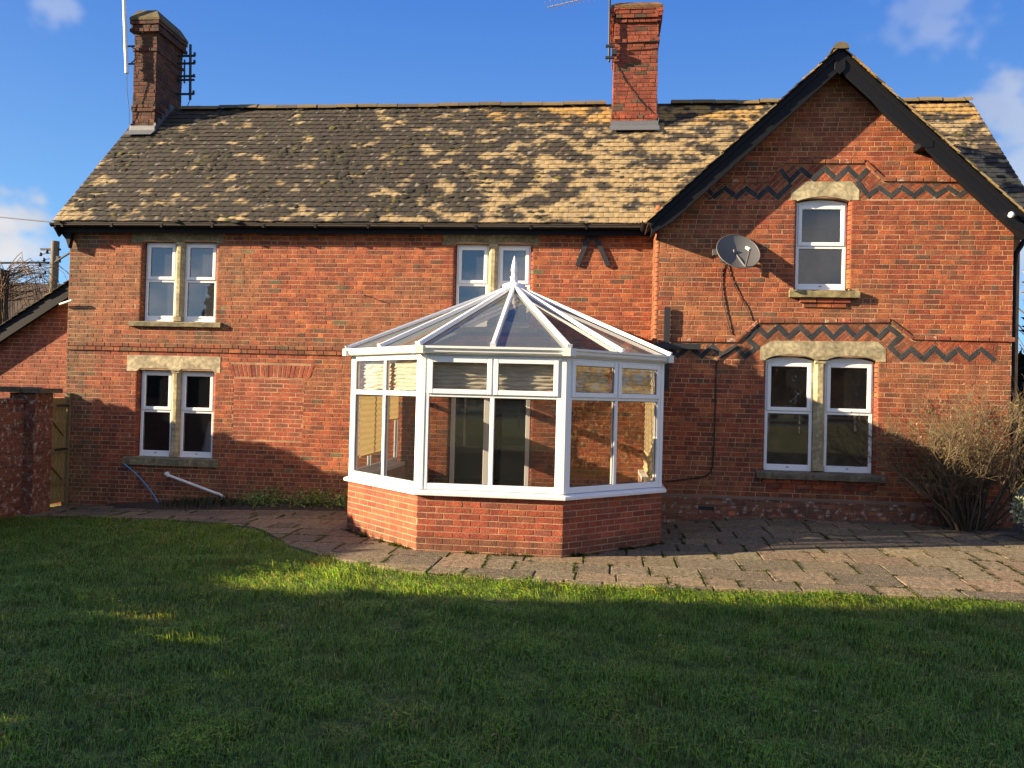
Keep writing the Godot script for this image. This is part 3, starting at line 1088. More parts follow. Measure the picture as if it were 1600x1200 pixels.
func wing(h: Node3D) -> void:
	var up := [3.0, 3.79, 3.70, 5.13]
	var lo := [2.58, 4.24, 0.86, 2.66]
	var lower_band := PackedVector2Array()
	for p in [Vector2(1040, 536), Vector2(1152, 537), Vector2(1186, 507), Vector2(1390, 507), Vector2(1424, 533), Vector2(1490, 534), Vector2(1490, 565), Vector2(1385, 566), Vector2(1384, 545), Vector2(1372, 533), Vector2(1207, 532), Vector2(1187, 545), Vector2(1187, 561), Vector2(1040, 560)]:
		lower_band.append(px_wing(p))
	var upper_band := PackedVector2Array()
	for p in [Vector2(1090, 287), Vector2(1202, 287), Vector2(1226, 258), Vector2(1350, 258), Vector2(1379, 286), Vector2(1512, 286), Vector2(1530, 310), Vector2(1342, 311), Vector2(1341, 294), Vector2(1330, 283), Vector2(1258, 283), Vector2(1235, 300), Vector2(1235, 312), Vector2(1090, 312)]:
		upper_band.append(px_wing(p))
	var holes := [[up[0], up[2], up[1], up[3], true], [lo[0], lo[2], lo[1], lo[3], true],
		[2.91, 5.1, 3.93, 5.39, false], [2.9, 3.56, 3.95, 3.70, false], [2.49, 2.59, 4.38, 2.9, false], [2.46, 0.74, 4.4, 0.87, false]]
	var body := [[up[0] - 0.03, up[2], up[1] + 0.03, up[3]], [lo[0] - 0.03, lo[2], lo[1] + 0.03, lo[3]]]
	var wb := MB.new()
	wall_body(wb, WX0 + 0.06, WX1, -0.3, 4.75, G - 0.3, G - 0.0035, body)
	# above: the gable
	var gb := PackedVector2Array([Vector2(WX0 + 0.06, 4.75), Vector2(WX1, 4.75), Vector2(WX1, wing_roof(WX1) - 0.05), Vector2(WMID, WTOP - 0.05), Vector2(WX0 + 0.06, wing_roof(WX0) - 0.05)])
	for q in Geometry2D.clip_polygons(gb, rect2(up[0] - 0.03, up[2], up[1] + 0.03, up[3])):
		wb.extrude(q, G - 0.3, G - 0.0035, Color.WHITE)
	# return of the wing on the left
	wb.box(Vector3(WX0 + 0.007, -0.3, -0.2), Vector3(WX0 + 0.06, 5.0, G - 0.05), Color.WHITE)
	var w := part("wing_wall", wb, M.mortar, h)
	var all := MB.new()
	var count := [0]
	var single := func(a: float, b: float, y: float) -> bool:
		if count[0] >= 300 or y < 0.5 or y > 3.6 or b - a < 0.18 or a < 1.6:
			return false
		count[0] += 1
		return true
	# the ground storey and plinth, the storey between, and the gable; decorated bands are left free
	var bands := holes.duplicate()
	var lb0: float = px_wing(Vector2(1300, 566)).y
	var bandcut := func(y0: float, y1: float, poly: PackedVector2Array, into: Array) -> void:
		var y := y0
		while y < y1:
			var mid := y + COURSE / 2
			var line := rect2(WX0 - 1.0, mid - 0.02, WX1 + 1.0, mid + 0.02)
			for q in Geometry2D.intersect_polygons(line, poly):
				var lx := INF
				var hx := -INF
				for v in q:
					lx = minf(lx, v.x)
					hx = maxf(hx, v.x)
				into.append([lx, y + 0.001, hx, y + COURSE - 0.001, false])
			y += COURSE
	var y_start := -0.09
	var k0 := y_start + COURSE * floorf((2.4 - y_start) / COURSE)
	bandcut.call(k0, 3.3, lower_band, bands)
	var k1 := y_start + COURSE * floorf((4.9 - y_start) / COURSE)
	bandcut.call(k1, 5.9, upper_band, bands)
	lay("wing", WX0 + 0.06, WX1, 0.45, 7.3, G, bands, under_wing, [], all, single, w, "mixed", 0.0018)
	stuff(part("brickwork", all, M.brick, w))
	var pl := MB.new()
	lay("wing", WX0 + 0.02, WX1 + 0.05, 0.45 - 7 * COURSE, 0.42, G + 0.045, [[1.58, 0.2, 1.84, 0.28, false]], none_, [], pl, none_, w, "mixed", 0.005, "limed_brick")
	stuff(part("plinth_brickwork", pl, M.limed_brick, w))
	var pb := MB.new()
	pb.box(Vector3(WX0 + 0.02, -0.3, G - 0.02), Vector3(WX1 + 0.05, 0.42, G + 0.036), Color.WHITE)
	# weathered top of the plinth
	pb.quad(Vector3(WX0 + 0.02, 0.415, G + 0.045), Vector3(WX1 + 0.05, 0.415, G + 0.045), Vector3(WX1 + 0.05, 0.452, G - 0.005), Vector3(WX0 + 0.02, 0.452, G - 0.005), Color.WHITE)
	part("plinth", pb, M.old_mortar, w)
	var ab := MB.new()
	ab.box(Vector3(1.59, 0.205, G), Vector3(1.83, 0.275, G + 0.041), Color.WHITE)
	part("air_brick", ab, M.dark_slot, w)
	# the rounded corner on the left, brick by brick
	var y := 0.45 - 7 * COURSE
	var row := 0
	while y < 5.0:
		var wid := 0.215 if row % 2 else 0.1025
		var pr := 0.05
		var fl := PackedVector2Array()
		fl.append(Vector2(0.06, -G))
		for i in 7:
			var a := PI / 2 * i / 6.0
			fl.append(Vector2(pr - pr * sin(a), -(G - pr + pr * cos(a))))
		fl.append(Vector2(0, -(G - 0.2 + (0.1 if row % 2 else 0.0))))
		fl.append(Vector2(0.06, -(G - 0.2)))
		var mb := MB.new()
		mb.set_xf(Transform3D(Basis(Vector3.RIGHT, -PI / 2), Vector3(WX0, y + 0.005, 0)))
		mb.extrude(fl, 0.0, COURSE - 0.01, brick_tone("wing", 1.0 + wid, y))
		for s in 3:
			mb.extrude(PackedVector2Array([Vector2(0, -(G - 0.21 - s * 0.15)), Vector2(0.05, -(G - 0.21 - s * 0.15)), Vector2(0.05, -(G - 0.35 - s * 0.15)), Vector2(0, -(G - 0.35 - s * 0.15))]), 0.0, COURSE - 0.01, brick_tone("wing", 1.0, y))
		part("corner_brick", mb, M.brick, w)
		y += COURSE
		row += 1
	bands_of_brick(w, lower_band, upper_band)
	# windows
	casement(h, up[0] + 0.012, up[1] - 0.012, up[2] + 0.02, up[3] - 0.07, 4.385, G - 0.1, 0.05)
	var m: float = (lo[0] + lo[1]) / 2
	casement(h, lo[0] + 0.012, m - 0.088, lo[2] + 0.02, lo[3] - 0.075, 1.79, G - 0.1, 0.055)
	casement(h, m + 0.088, lo[1] - 0.012, lo[2] + 0.02, lo[3] - 0.075, 1.79, G - 0.1, 0.055)
	mullion(h, m - 0.085, m + 0.085, lo[2] + 0.02, lo[3] - 0.06, G - 0.01)
	sill(h, 2.9, 3.95, 3.575, 3.7, G - 0.14, G + 0.09, lin(160, 148, 104))
	sill(h, 2.46, 4.4, 0.75, 0.87, G - 0.14, G + 0.09, lin(128, 120, 98))
	# brick corbels under the upper sill and the lower one
	for q in [[3.06, 3.83, 3.498, 3.57, 0.045], [3.12, 3.77, 3.425, 3.497, 0.022], [2.56, 4.3, 0.678, 0.748, 0.03], [2.62, 4.24, 0.6, 0.676, 0.015]]:
		var n := int(round((q[1] - q[0]) / 0.225))
		for i in n:
			var cb := MB.new()
			var a: float = lerpf(q[0], q[1], float(i) / n)
			var b: float = lerpf(q[0], q[1], float(i + 1) / n)
			brick_block(cb, a + 0.005, q[2], b - 0.005, q[3], G - 0.02, G + q[4], brick_tone("wing", a, 1.0), 0.003)
			part("corbel_brick", cb, M.brick, w)
	# stone heads
	var o := PackedVector2Array([Vector2(2.91, 5.1), Vector2(2.985, 5.1)])
	o.append_array(arch_pts(up[0] + 0.0, up[1] - 0.0, 5.085, 0.07, 0.8))
	o.append_array([Vector2(3.8, 5.1), Vector2(3.93, 5.1), Vector2(3.93, 5.25), Vector2(3.83, 5.385), Vector2(3.14, 5.385), Vector2(2.91, 5.2)])
	head_stone(h, o, G, lin(196, 184, 146))
	o = PackedVector2Array([Vector2(2.49, 2.59), Vector2(2.57, 2.59)])
	o.append_array(arch_pts(lo[0] + 0.0, m - 0.08, 2.61, 0.075, 0.7))
	o.append_array(arch_pts(m + 0.08, lo[1], 2.61, 0.075, 0.7))
	o.append_array([Vector2(4.25, 2.6), Vector2(4.375, 2.6), Vector2(4.375, 2.80), Vector2(4.26, 2.905), Vector2(2.66, 2.895), Vector2(2.49, 2.79)])
	head_stone(h, o, G, lin(184, 172, 138))
	# iron cross
	var ir := MB.new()
	ir.box(Vector3(0.99, 2.1, G + 0.03), Vector3(1.085, 3.39, G + 0.06), Color.WHITE)
	ir.bar(Vector3(0.84, 2.775, G + 0.075), Vector3(1.56, 2.775, G + 0.075), Vector3.UP, 0.03, 0.085, Color.WHITE)
	part("iron_cross", ir, M.iron, h)
	# bracket under the right-hand barge board
	var br := MB.new()
	br.box(Vector3(4.72, 5.83, G), Vector3(4.9, 5.93, G + 0.3), Color.WHITE)
	part("purlin_end", br, M.black_paint, h)

# the zigzag of blue bricks with red ones laid slantwise about it, and the string courses over them
func bands_of_brick(w: Node3D, lower: PackedVector2Array, upper: PackedVector2Array) -> void:
	var lines := [
		[[1046, 545], [1059, 556], [1078, 541], [1096, 556.5], [1113, 540.5], [1128, 555.5], [1149, 541.5], [1164, 557.5], [1183, 543], [1168, 530], [1185, 511.5], [1198.5, 526], [1216, 510], [1232.5, 527], [1250, 510.5], [1267, 528.5], [1285.5, 510.5], [1302, 528], [1320.5, 510], [1337.5, 527.5], [1355, 510.5], [1373.5, 527], [1389, 511.5], [1407.5, 526], [1390.5, 541.5], [1407.5, 559.5], [1424, 545.5], [1442, 561.5], [1460, 544], [1478, 561.5], [1497, 545.5], [1514, 561.5], [1533, 545.5], [1553, 562]],
		[[1101, 291], [1116, 307], [1133, 294], [1151, 307.5], [1166, 294], [1185, 308], [1200, 293.5], [1215, 308], [1235, 289]],
		[[1222, 268], [1234, 283], [1252, 264], [1271, 280], [1289, 263], [1306, 280], [1325, 262.5], [1342, 279.5], [1355, 266]],
		[[1341, 285], [1357, 306], [1374, 293], [1392, 306.5], [1409, 293], [1428, 306.5], [1446, 292], [1463, 305.5], [1482, 293], [1500, 305], [1514, 296]]]
	var blues := []
	for l in lines:
		for i in l.size() - 1:
			var a := px_wing(Vector2(l[i][0], l[i][1]))
			var b := px_wing(Vector2(l[i + 1][0], l[i + 1][1]))
			var d := (b - a).normalized()
			var s := Vector2(-d.y, d.x) * 0.038
			a -= d * 0.03
			b += d * (-0.042 if i < l.size() - 2 else 0.02)
			var r := PackedVector2Array([a - s, b - s, b + s, a + s])
			blues.append(r)
			var mb := MB.new()
			mb.extrude(r, G - 0.03, G + 0.001 + rng.randf_range(0, 0.003), vary(pick([lin(58, 63, 70), lin(64, 67, 72), lin(52, 58, 66), lin(72, 73, 75)]), 0.12), 0.003)
			part("blue_brick", mb, M.brick, w)
	for band in [lower, upper]:
		if band == lower:
			# the band runs on to the wing's right corner
			var p := px_wing(Vector2(1558, 535))
			var q := px_wing(Vector2(1558, 566))
			band = band.duplicate()
			band[5] = p
			band[6] = q
		var lx := INF
		var hx := -INF
		var ly := INF
		var hy := -INF
		for v in band:
			lx = minf(lx, v.x)
			hx = maxf(hx, v.x)
			ly = minf(ly, v.y)
			hy = maxf(hy, v.y)
		var mid := Vector2((lx + hx) / 2, (ly + hy) / 2)
		for dir in 1:
			var d := Vector2(1, 1).normalized()
			var s := Vector2(-1, 1).normalized()
			var span := (hx - lx + hy - ly) * 0.75
			var v := -span
			var row := 0
			while v < span:
				var u := -span + (0.11 if row % 2 else 0.0)
				while u < span:
					var a := mid + d * (u + 0.004) + s * (v + 0.004)
					var b := mid + d * (u + 0.218) + s * (v + 0.064)
					var c1 := mid + d * (u + 0.218) + s * (v + 0.004)
					var c2 := mid + d * (u + 0.004) + s * (v + 0.064)
					if maxf(a.x, b.x) > lx - 0.2 and minf(a.x, b.x) < hx + 0.2 and b.y > ly - 0.2 and a.y < hy + 0.2:
						var polys := Geometry2D.intersect_polygons(PackedVector2Array([a, c1, b, c2]), band)
						for bl in blues:
							var next := []
							var grown := Geometry2D.offset_polygon(bl, 0.006)
							for q in polys:
								next.append_array(Geometry2D.clip_polygons(q, grown[0]))
							polys.assign(next)
						for q in polys:
							var area := 0.0
							for i in q.size():
								area += q[i].cross(q[(i + 1) % q.size()]) * 0.5
							if absf(area) > 0.0006:
								var mb := MB.new()
								mb.extrude(q, G - 0.03, G - 0.001 + rng.randf_range(-0.0015, 0.002), brick_tone("wing", a.x, a.y), 0.0)
								part("slant_brick", mb, M.brick, w)
					u += 0.2225
				v += 0.0685
				row += 1
	# string courses: [from, to] in the photograph, laid above the line
	for q in [[Vector2(1046, 534), Vector2(1152, 535)], [Vector2(1152, 535), Vector2(1186, 504.5)], [Vector2(1186, 505), Vector2(1391, 504.5)], [Vector2(1391, 504.5), Vector2(1425, 531)], [Vector2(1424, 531), Vector2(1586, 534.5)],
		[Vector2(1085, 286), Vector2(1202, 286)], [Vector2(1202, 286), Vector2(1228, 256)], [Vector2(1228, 256), Vector2(1351, 256)], [Vector2(1351, 256), Vector2(1381, 284)], [Vector2(1380, 284), Vector2(1506, 285)]]:
		var a := px_wing(q[0])
		var b := px_wing(q[1])
		var d := (b - a).normalized()
		var up := Vector2(-d.y, d.x)
		var n := maxi(1, int(round(a.distance_to(b) / 0.19)))
		var slope := absf(d.y) > 0.3
		for i in n:
			var p0 := a.lerp(b, float(i) / n) + d * 0.004
			var p1 := a.lerp(b, float(i + 1) / n) - d * 0.004
			var hh := 0.066 if not slope else 0.05
			var mb := MB.new()
			var o := rng.randf_range(-0.003, 0.003)
			# a moulded brick: upright face, then a slope back to the wall
			for z in 1:
				mb.extrude(PackedVector2Array([p0, p1, p1 + up * hh, p0 + up * hh]), G - 0.02, G + 0.024 + o, brick_tone("wing", p0.x, 2.0 + i).lerp(lin(138, 96, 72), rng.randf_range(0.1, 0.7)), 0.006)
			part("string_brick", mb, M.limed_brick if rng.randf() < 0.35 else M.brick, w)

func rest_of_house(h: Node3D) -> void:
	# side and back walls, floors and partitions, so that rooms are closed and dark
	var mb := MB.new()
	mb.box(Vector3(-9.5, -0.5, -5.1), Vector3(-9.2, 4.76, -0.3), Color.WHITE)
	mb.box(Vector3(6.3, -0.5, -5.1), Vector3(6.6, 4.76, -0.3), Color.WHITE)
	mb.box(Vector3(-9.5, -0.5, -5.4), Vector3(6.6, 4.76, -5.1), Color.WHITE)
	mb.box(Vector3(5.91, -0.3, -0.007), Vector3(WX1 - 0.001, 4.8, G - 0.3), Color.WHITE)
	# gable ends under the roof
	for x in [-9.5, 6.3]:
		mb.set_xf(Transform3D(Basis(Vector3.UP, PI / 2), Vector3(x, 0, 0)))
		mb.extrude(PackedVector2Array([Vector2(0.0, 4.76), Vector2(5.1, 4.76), Vector2(2.55, 7.3)]), 0.0, 0.3, Color.WHITE)
		mb.set_xf(Transform3D())
	part("side_wall", mb, M.old_mortar, h)
	var fl := MB.new()
	fl.box(Vector3(-9.2, 0.05, -5.1), Vector3(6.3, 0.1, -0.3), Color.WHITE)
	fl.box(Vector3(0.9, 0.05, -0.3), Vector3(5.9, 0.1, G - 0.3), Color.WHITE)
	part("floor", fl, M.floor_dark, h)
	var ce := MB.new()
	ce.box(Vector3(-9.2, 2.5, -5.1), Vector3(6.3, 2.72, -0.3), Color.WHITE)
	ce.box(Vector3(0.9, 2.5, -0.3), Vector3(5.9, 2.72, G - 0.3), Color.WHITE)
	ce.box(Vector3(-9.2, 4.72, -5.1), Vector3(6.3, 4.75, -0.3), Color.WHITE)
	ce.box(Vector3(1.75, 5.45, -0.3), Vector3(5.3, 5.48, G - 0.3), Color.WHITE)
	part("ceiling", ce, M.plaster, h)
	var pt := MB.new()
	for x in [-5.6, -0.6, 0.75]:
		pt.box(Vector3(x, 0.1, -5.1), Vector3(x + 0.12, 4.72, -0.3), Color.WHITE)
	pt.box(Vector3(-9.2, 0.1, -4.0), Vector3(6.3, 4.72, -3.88), Color.WHITE)
	part("partition", pt, M.plaster, h)
	# garden door from the house into the conservatory
	var df := MB.new()
	frame_bars(df, -2.51, 0.02, -1.15, 2.29, 0.075, -0.12, -0.04)
	df.cbox(Vector3(-1.94, 0.09, -0.12), Vector3(-1.82, 2.22, -0.042), 0.006, Color.WHITE)
	var d := part("garden_door", df, M.white_plastic, h)
	pane_in(d, -2.44, 0.1, -1.95, 2.21, -0.08)
	pane_in(d, -1.81, 0.1, -1.23, 2.21, -0.08)


# ---------------------------------------------------------------- roofs
const BUFF := [[182, 156, 108], [172, 148, 102], [160, 138, 98], [190, 166, 118], [164, 146, 112]]
const DARK := [[54, 47, 37], [61, 53, 41], [46, 41, 34], [68, 59, 45], [56, 51, 42]]

func tile_tone(x: float, s: float, side: float) -> Color:
	# lichen-dark against clean buff clay; s runs from eave (0) to ridge (1)
	var bias := 0.46 * smoothstep(-3.8, 1.2, x + 0.8 * s) - 0.47
	bias += 0.24 * pow(1.0 - s, 5.0) + 0.18 * smoothstep(-8.9, -9.6, x - 1.2 * s) * (1.0 - s)
	bias += 0.12 * smoothstep(-5.5, -2.0, x) * smoothstep(0.75, 0.2, s)
	if x > 4.2:
		bias -= 0.12 * smoothstep(0.9, 0.5, s)
	bias -= side
	var n1 := nz.get_noise_2d(x * 40.0, s * 4.2 * 62.0) * 0.85
	var n2 := nf.get_noise_2d(x * 85.0, s * 4.2 * 120.0) * 0.5
	var n3 := nf.get_noise_2d(x * 260.0 + 900.0, s * 4.2 * 420.0) * 0.2
	var t := smoothstep(-0.12, 0.13, n1 + n2 + n3 + bias)
	var h := absi(hash(Vector2i(int(x * 23.0), int(s * 97.0))))
	var b: Array = BUFF[h % 5]
	var d: Array = DARK[(h / 7) % 5]
	var buff := lin(b[0], b[1], b[2])
	if s > 0.8 and x > -2.5:
		buff = buff.lerp(lin(196, 150, 62), 0.6)       # orange lichen by the ridge
	var dark := lin(d[0], d[1], d[2])
	var white := nf.get_noise_2d(x * 210.0, s * 900.0)
	var c := dark.lerp(buff, t)
	if white > 0.6:
		c = c.lerp(lin(176, 172, 160), 0.6)
	return c * (1.0 + 0.14 * nf.get_noise_2d(x * 300.0, s * 700.0))

# one course of tiles on a slope. at: eave corner; ux along the eave, uv up the slope, un outwards
func roof_tile(mb: MB, u0: float, u1: float, v0: float, len_: float, total: float, wob: float, side: float, xo: float, xs: float) -> void:
	var nu := 5
	var nv := 3
	var th := 0.014
	var lift := 0.023 + wob * 0.7
	var back := 0.006
	var cols := []
	for j in nv + 1:
		var row := []
		for i in nu + 1:
			var u := lerpf(u0, u1, float(i) / nu)
			row.append(tile_tone(xo + xs * u, (v0 + len_ * 0.8 * j / nv) / total, side))
		cols.append(row)
	var edge := []
	for i in nu + 1:
		edge.append(rng.randf_range(-0.004, 0.004))
	for j in nv:
		for i in nu:
			var a0 := lerpf(u0, u1, float(i) / nu)
			var a1 := lerpf(u0, u1, float(i + 1) / nu)
			var cam0 := 0.005 * sin(PI * i / nu)
			var cam1 := 0.005 * sin(PI * (i + 1) / nu)
			var b0 := v0 + len_ * j / nv
			var b1 := v0 + len_ * (j + 1) / nv
			var w0 := lerpf(lift, back, float(j) / nv)
			var w1 := lerpf(lift, back, float(j + 1) / nv)
			var e0: float = edge[i] if j == 0 else 0.0
			var e1: float = edge[i + 1] if j == 0 else 0.0
			mb.quadc(Vector3(a0, b0 + e0, w0 + cam0), Vector3(a1, b0 + e1, w0 + cam1), Vector3(a1, b1, w1 + cam1), Vector3(a0, b1, w1 + cam0), cols[j][i], cols[j][i + 1], cols[j + 1][i + 1], cols[j + 1][i])
	for i in nu:
		var a0 := lerpf(u0, u1, float(i) / nu)
		var a1 := lerpf(u0, u1, float(i + 1) / nu)
		mb.quadc(Vector3(a0, v0 + edge[i], lift - th), Vector3(a1, v0 + edge[i + 1], lift - th), Vector3(a1, v0 + edge[i + 1], lift + 0.005 * sin(PI * (i + 1) / nu)), Vector3(a0, v0 + edge[i], lift + 0.005 * sin(PI * i / nu)), cols[0][i], cols[0][i + 1], cols[0][i + 1], cols[0][i])
	mb.quad(Vector3(u0, v0 + edge[0], lift - th), Vector3(u0, v0 + edge[0], lift), Vector3(u0, v0 + len_, back), Vector3(u0, v0 + len_, back - th), cols[1][0])
	mb.quad(Vector3(u1, v0 + edge[nu], lift), Vector3(u1, v0 + edge[nu], lift - th), Vector3(u1, v0 + len_, back - th), Vector3(u1, v0 + len_, back), cols[1][nu])

func main_roof(h: Node3D) -> void:
	var mb := MB.new()
	var run := EAVE_Z - RIDGE_Z
	var z2 := RIDGE_Z - run
	# slabs under the tiles
	mb.set_xf(Transform3D(Basis(Vector3.UP, PI / 2), Vector3(ROOF_L + 0.03, 0, 0)))
	mb.extrude(PackedVector2Array([Vector2(-EAVE_Z, EAVE_Y - 0.08), Vector2(-RIDGE_Z, RIDGE_Y - 0.08), Vector2(-z2, EAVE_Y - 0.08), Vector2(-z2, EAVE_Y - 0.02), Vector2(-RIDGE_Z, RIDGE_Y - 0.02), Vector2(-EAVE_Z, EAVE_Y - 0.02)]), 0.0, ROOF_R - ROOF_L - 0.06, lin(60, 52, 44))
	var roof := part("roof", mb, M.tile, h)
	var slope := Vector3(0, RIDGE_Y - EAVE_Y, RIDGE_Z - EAVE_Z)
	var total := slope.length()
	var uv := slope.normalized()
	var un := Vector3.RIGHT.cross(uv)
	var fx := Transform3D(Basis(Vector3.RIGHT, uv, un), Vector3(0, EAVE_Y - 0.02, EAVE_Z))
	var all := MB.new()
	all.set_xf(fx)
	var gauge := 0.1515
	var rows := int(total / gauge)
	var singles := 0
	var tw := 0.168
	for r in rows:
		var v := r * gauge
		var x := ROOF_L - (tw / 2 if r % 2 else 0.0)
		while x < ROOF_R:
			var a := maxf(x + 0.002, ROOF_L)
			var b := minf(x + tw - 0.002, ROOF_R)
			x += tw
			if b - a < 0.04:
				continue
			var y := EAVE_Y + v * uv.y
			if y < wing_roof((a + b) / 2) - 0.12:
				continue
			if (a > 0.1 and b < 0.96 and v > total * 0.79) or (b < -9.02 and v > total * 0.79):
				continue      # the chimneys stand here
			var wob := rng.randf_range(-0.004, 0.006) + 0.012 * maxf(0.0, nz.get_noise_2d(a * 20.0, v * 20.0))
			if r < 4 and singles < 300:
				var one := MB.new()
				one.set_xf(fx)
				roof_tile(one, a, b, v + rng.randf_range(-0.006, 0.006), 0.19, total, wob, 0.0, 0.0, 1.0)
				part("roof_tile", one, M.tile, roof)
				singles += 1
			else:
				roof_tile(all, a, b, v + rng.randf_range(-0.006, 0.006), 0.19, total, wob, 0.0, 0.0, 1.0)
	# the far slope, plain
	all.set_xf(Transform3D(Basis(Vector3.LEFT, Vector3(0, uv.y, -uv.z), Vector3.LEFT.cross(Vector3(0, uv.y, -uv.z))), Vector3(0, EAVE_Y - 0.02, z2)))
	for r in rows:
		all.cbox(Vector3(-ROOF_R, r * gauge, 0.0), Vector3(-ROOF_L, r * gauge + 0.19, 0.024), 0.004, lin(78, 68, 54))
	stuff(part("roof_tiles", all, M.tile, roof))
	# ridge tiles
	var x := ROOF_L
	while x < ROOF_R - 0.1:
		var nx := minf(x + 0.42, ROOF_R)
		if not (x > -0.25 and x < 0.9) and not (x < -9.1):
			var rt := MB.new()
			var rws := []
			for q in [x + 0.004, nx - 0.004]:
				var row := PackedVector3Array()
				for i in 9:
					var a := PI * i / 8.0
					row.append(Vector3(q, RIDGE_Y - 0.075 + 0.105 * sin(a) + rng.randf_range(0, 0.004), RIDGE_Z + 0.15 * cos(a)))
				rws.append(row)
			var rc := lin(92, 82, 64).lerp(lin(150, 126, 74), clampf(rng.randf() * 0.6 + (0.35 if x > -2.0 else 0.0), 0.0, 1.0))
			rt.set_xf(Transform3D(Basis(), Vector3(0, rng.randf_range(-0.012, 0.012), rng.randf_range(-0.01, 0.01))))
			rt.surf([rws[1], rws[0]], rc)
			part("ridge_tile", rt, M.tile, roof)
		x = nx
	# cushions of moss
	var blob := MB.new()
	var rws2 := []
	for j in 4:
		var row := PackedVector3Array()
		var a := PI / 2 * j / 3.0
		for i in 7:
			var b := -TAU * i / 7.0
			var k := 1.0 + 0.25 * sin(i * 2.3 + j)
			row.append(Vector3(cos(b) * cos(a) * k, sin(a) * 0.7, sin(b) * cos(a) * k))
		rws2.append(row)
	blob.surf(rws2, Color.WHITE, true)
	var where := []
	var cols := PackedColorArray()
	var lay_ := Basis(Vector3.RIGHT, un, -uv)
	for i in 5200:
		var px := rng.randf_range(ROOF_L + 0.1, ROOF_R - 0.2)
		var v := rng.randf_range(0.05, total - 0.1)
		var s := v / total
		if EAVE_Y + v * uv.y < wing_roof(px) or (px > 0.1 and px < 0.98 and s > 0.78) or (px < -9.0 and s > 0.78):
			continue
		var mossy := nz.get_noise_2d(px * 30.0 + 70.0, s * 130.0) + 0.12 - 0.5 * smoothstep(-4.0, 0.5, px) + 0.15 * smoothstep(0.9, 0.5, s) - 0.2 * smoothstep(0.2, 0.0, s)
		if mossy < rng.randf_range(-0.15, 0.5):
			continue
		var r := rng.randf_range(0.012, 0.04) * (1.0 + maxf(0.0, mossy))
		var t := Transform3D(lay_ * Basis(Vector3.UP, rng.randf() * TAU).scaled(Vector3(r * rng.randf_range(1.0, 2.0), r * rng.randf_range(0.4, 0.75), r)), fx * Vector3(px, roundf(v / gauge) * gauge + rng.randf_range(-0.01, 0.05), 0.018))
		where.append(t)
		var g := rng.randf()
		cols.append(vary(lin(104, 98, 40) if g < 0.06 else (lin(58, 54, 38) if g < 0.6 else lin(46, 44, 36)), 0.2))
	many("moss", blob.mesh(M.moss), where, cols, roof)

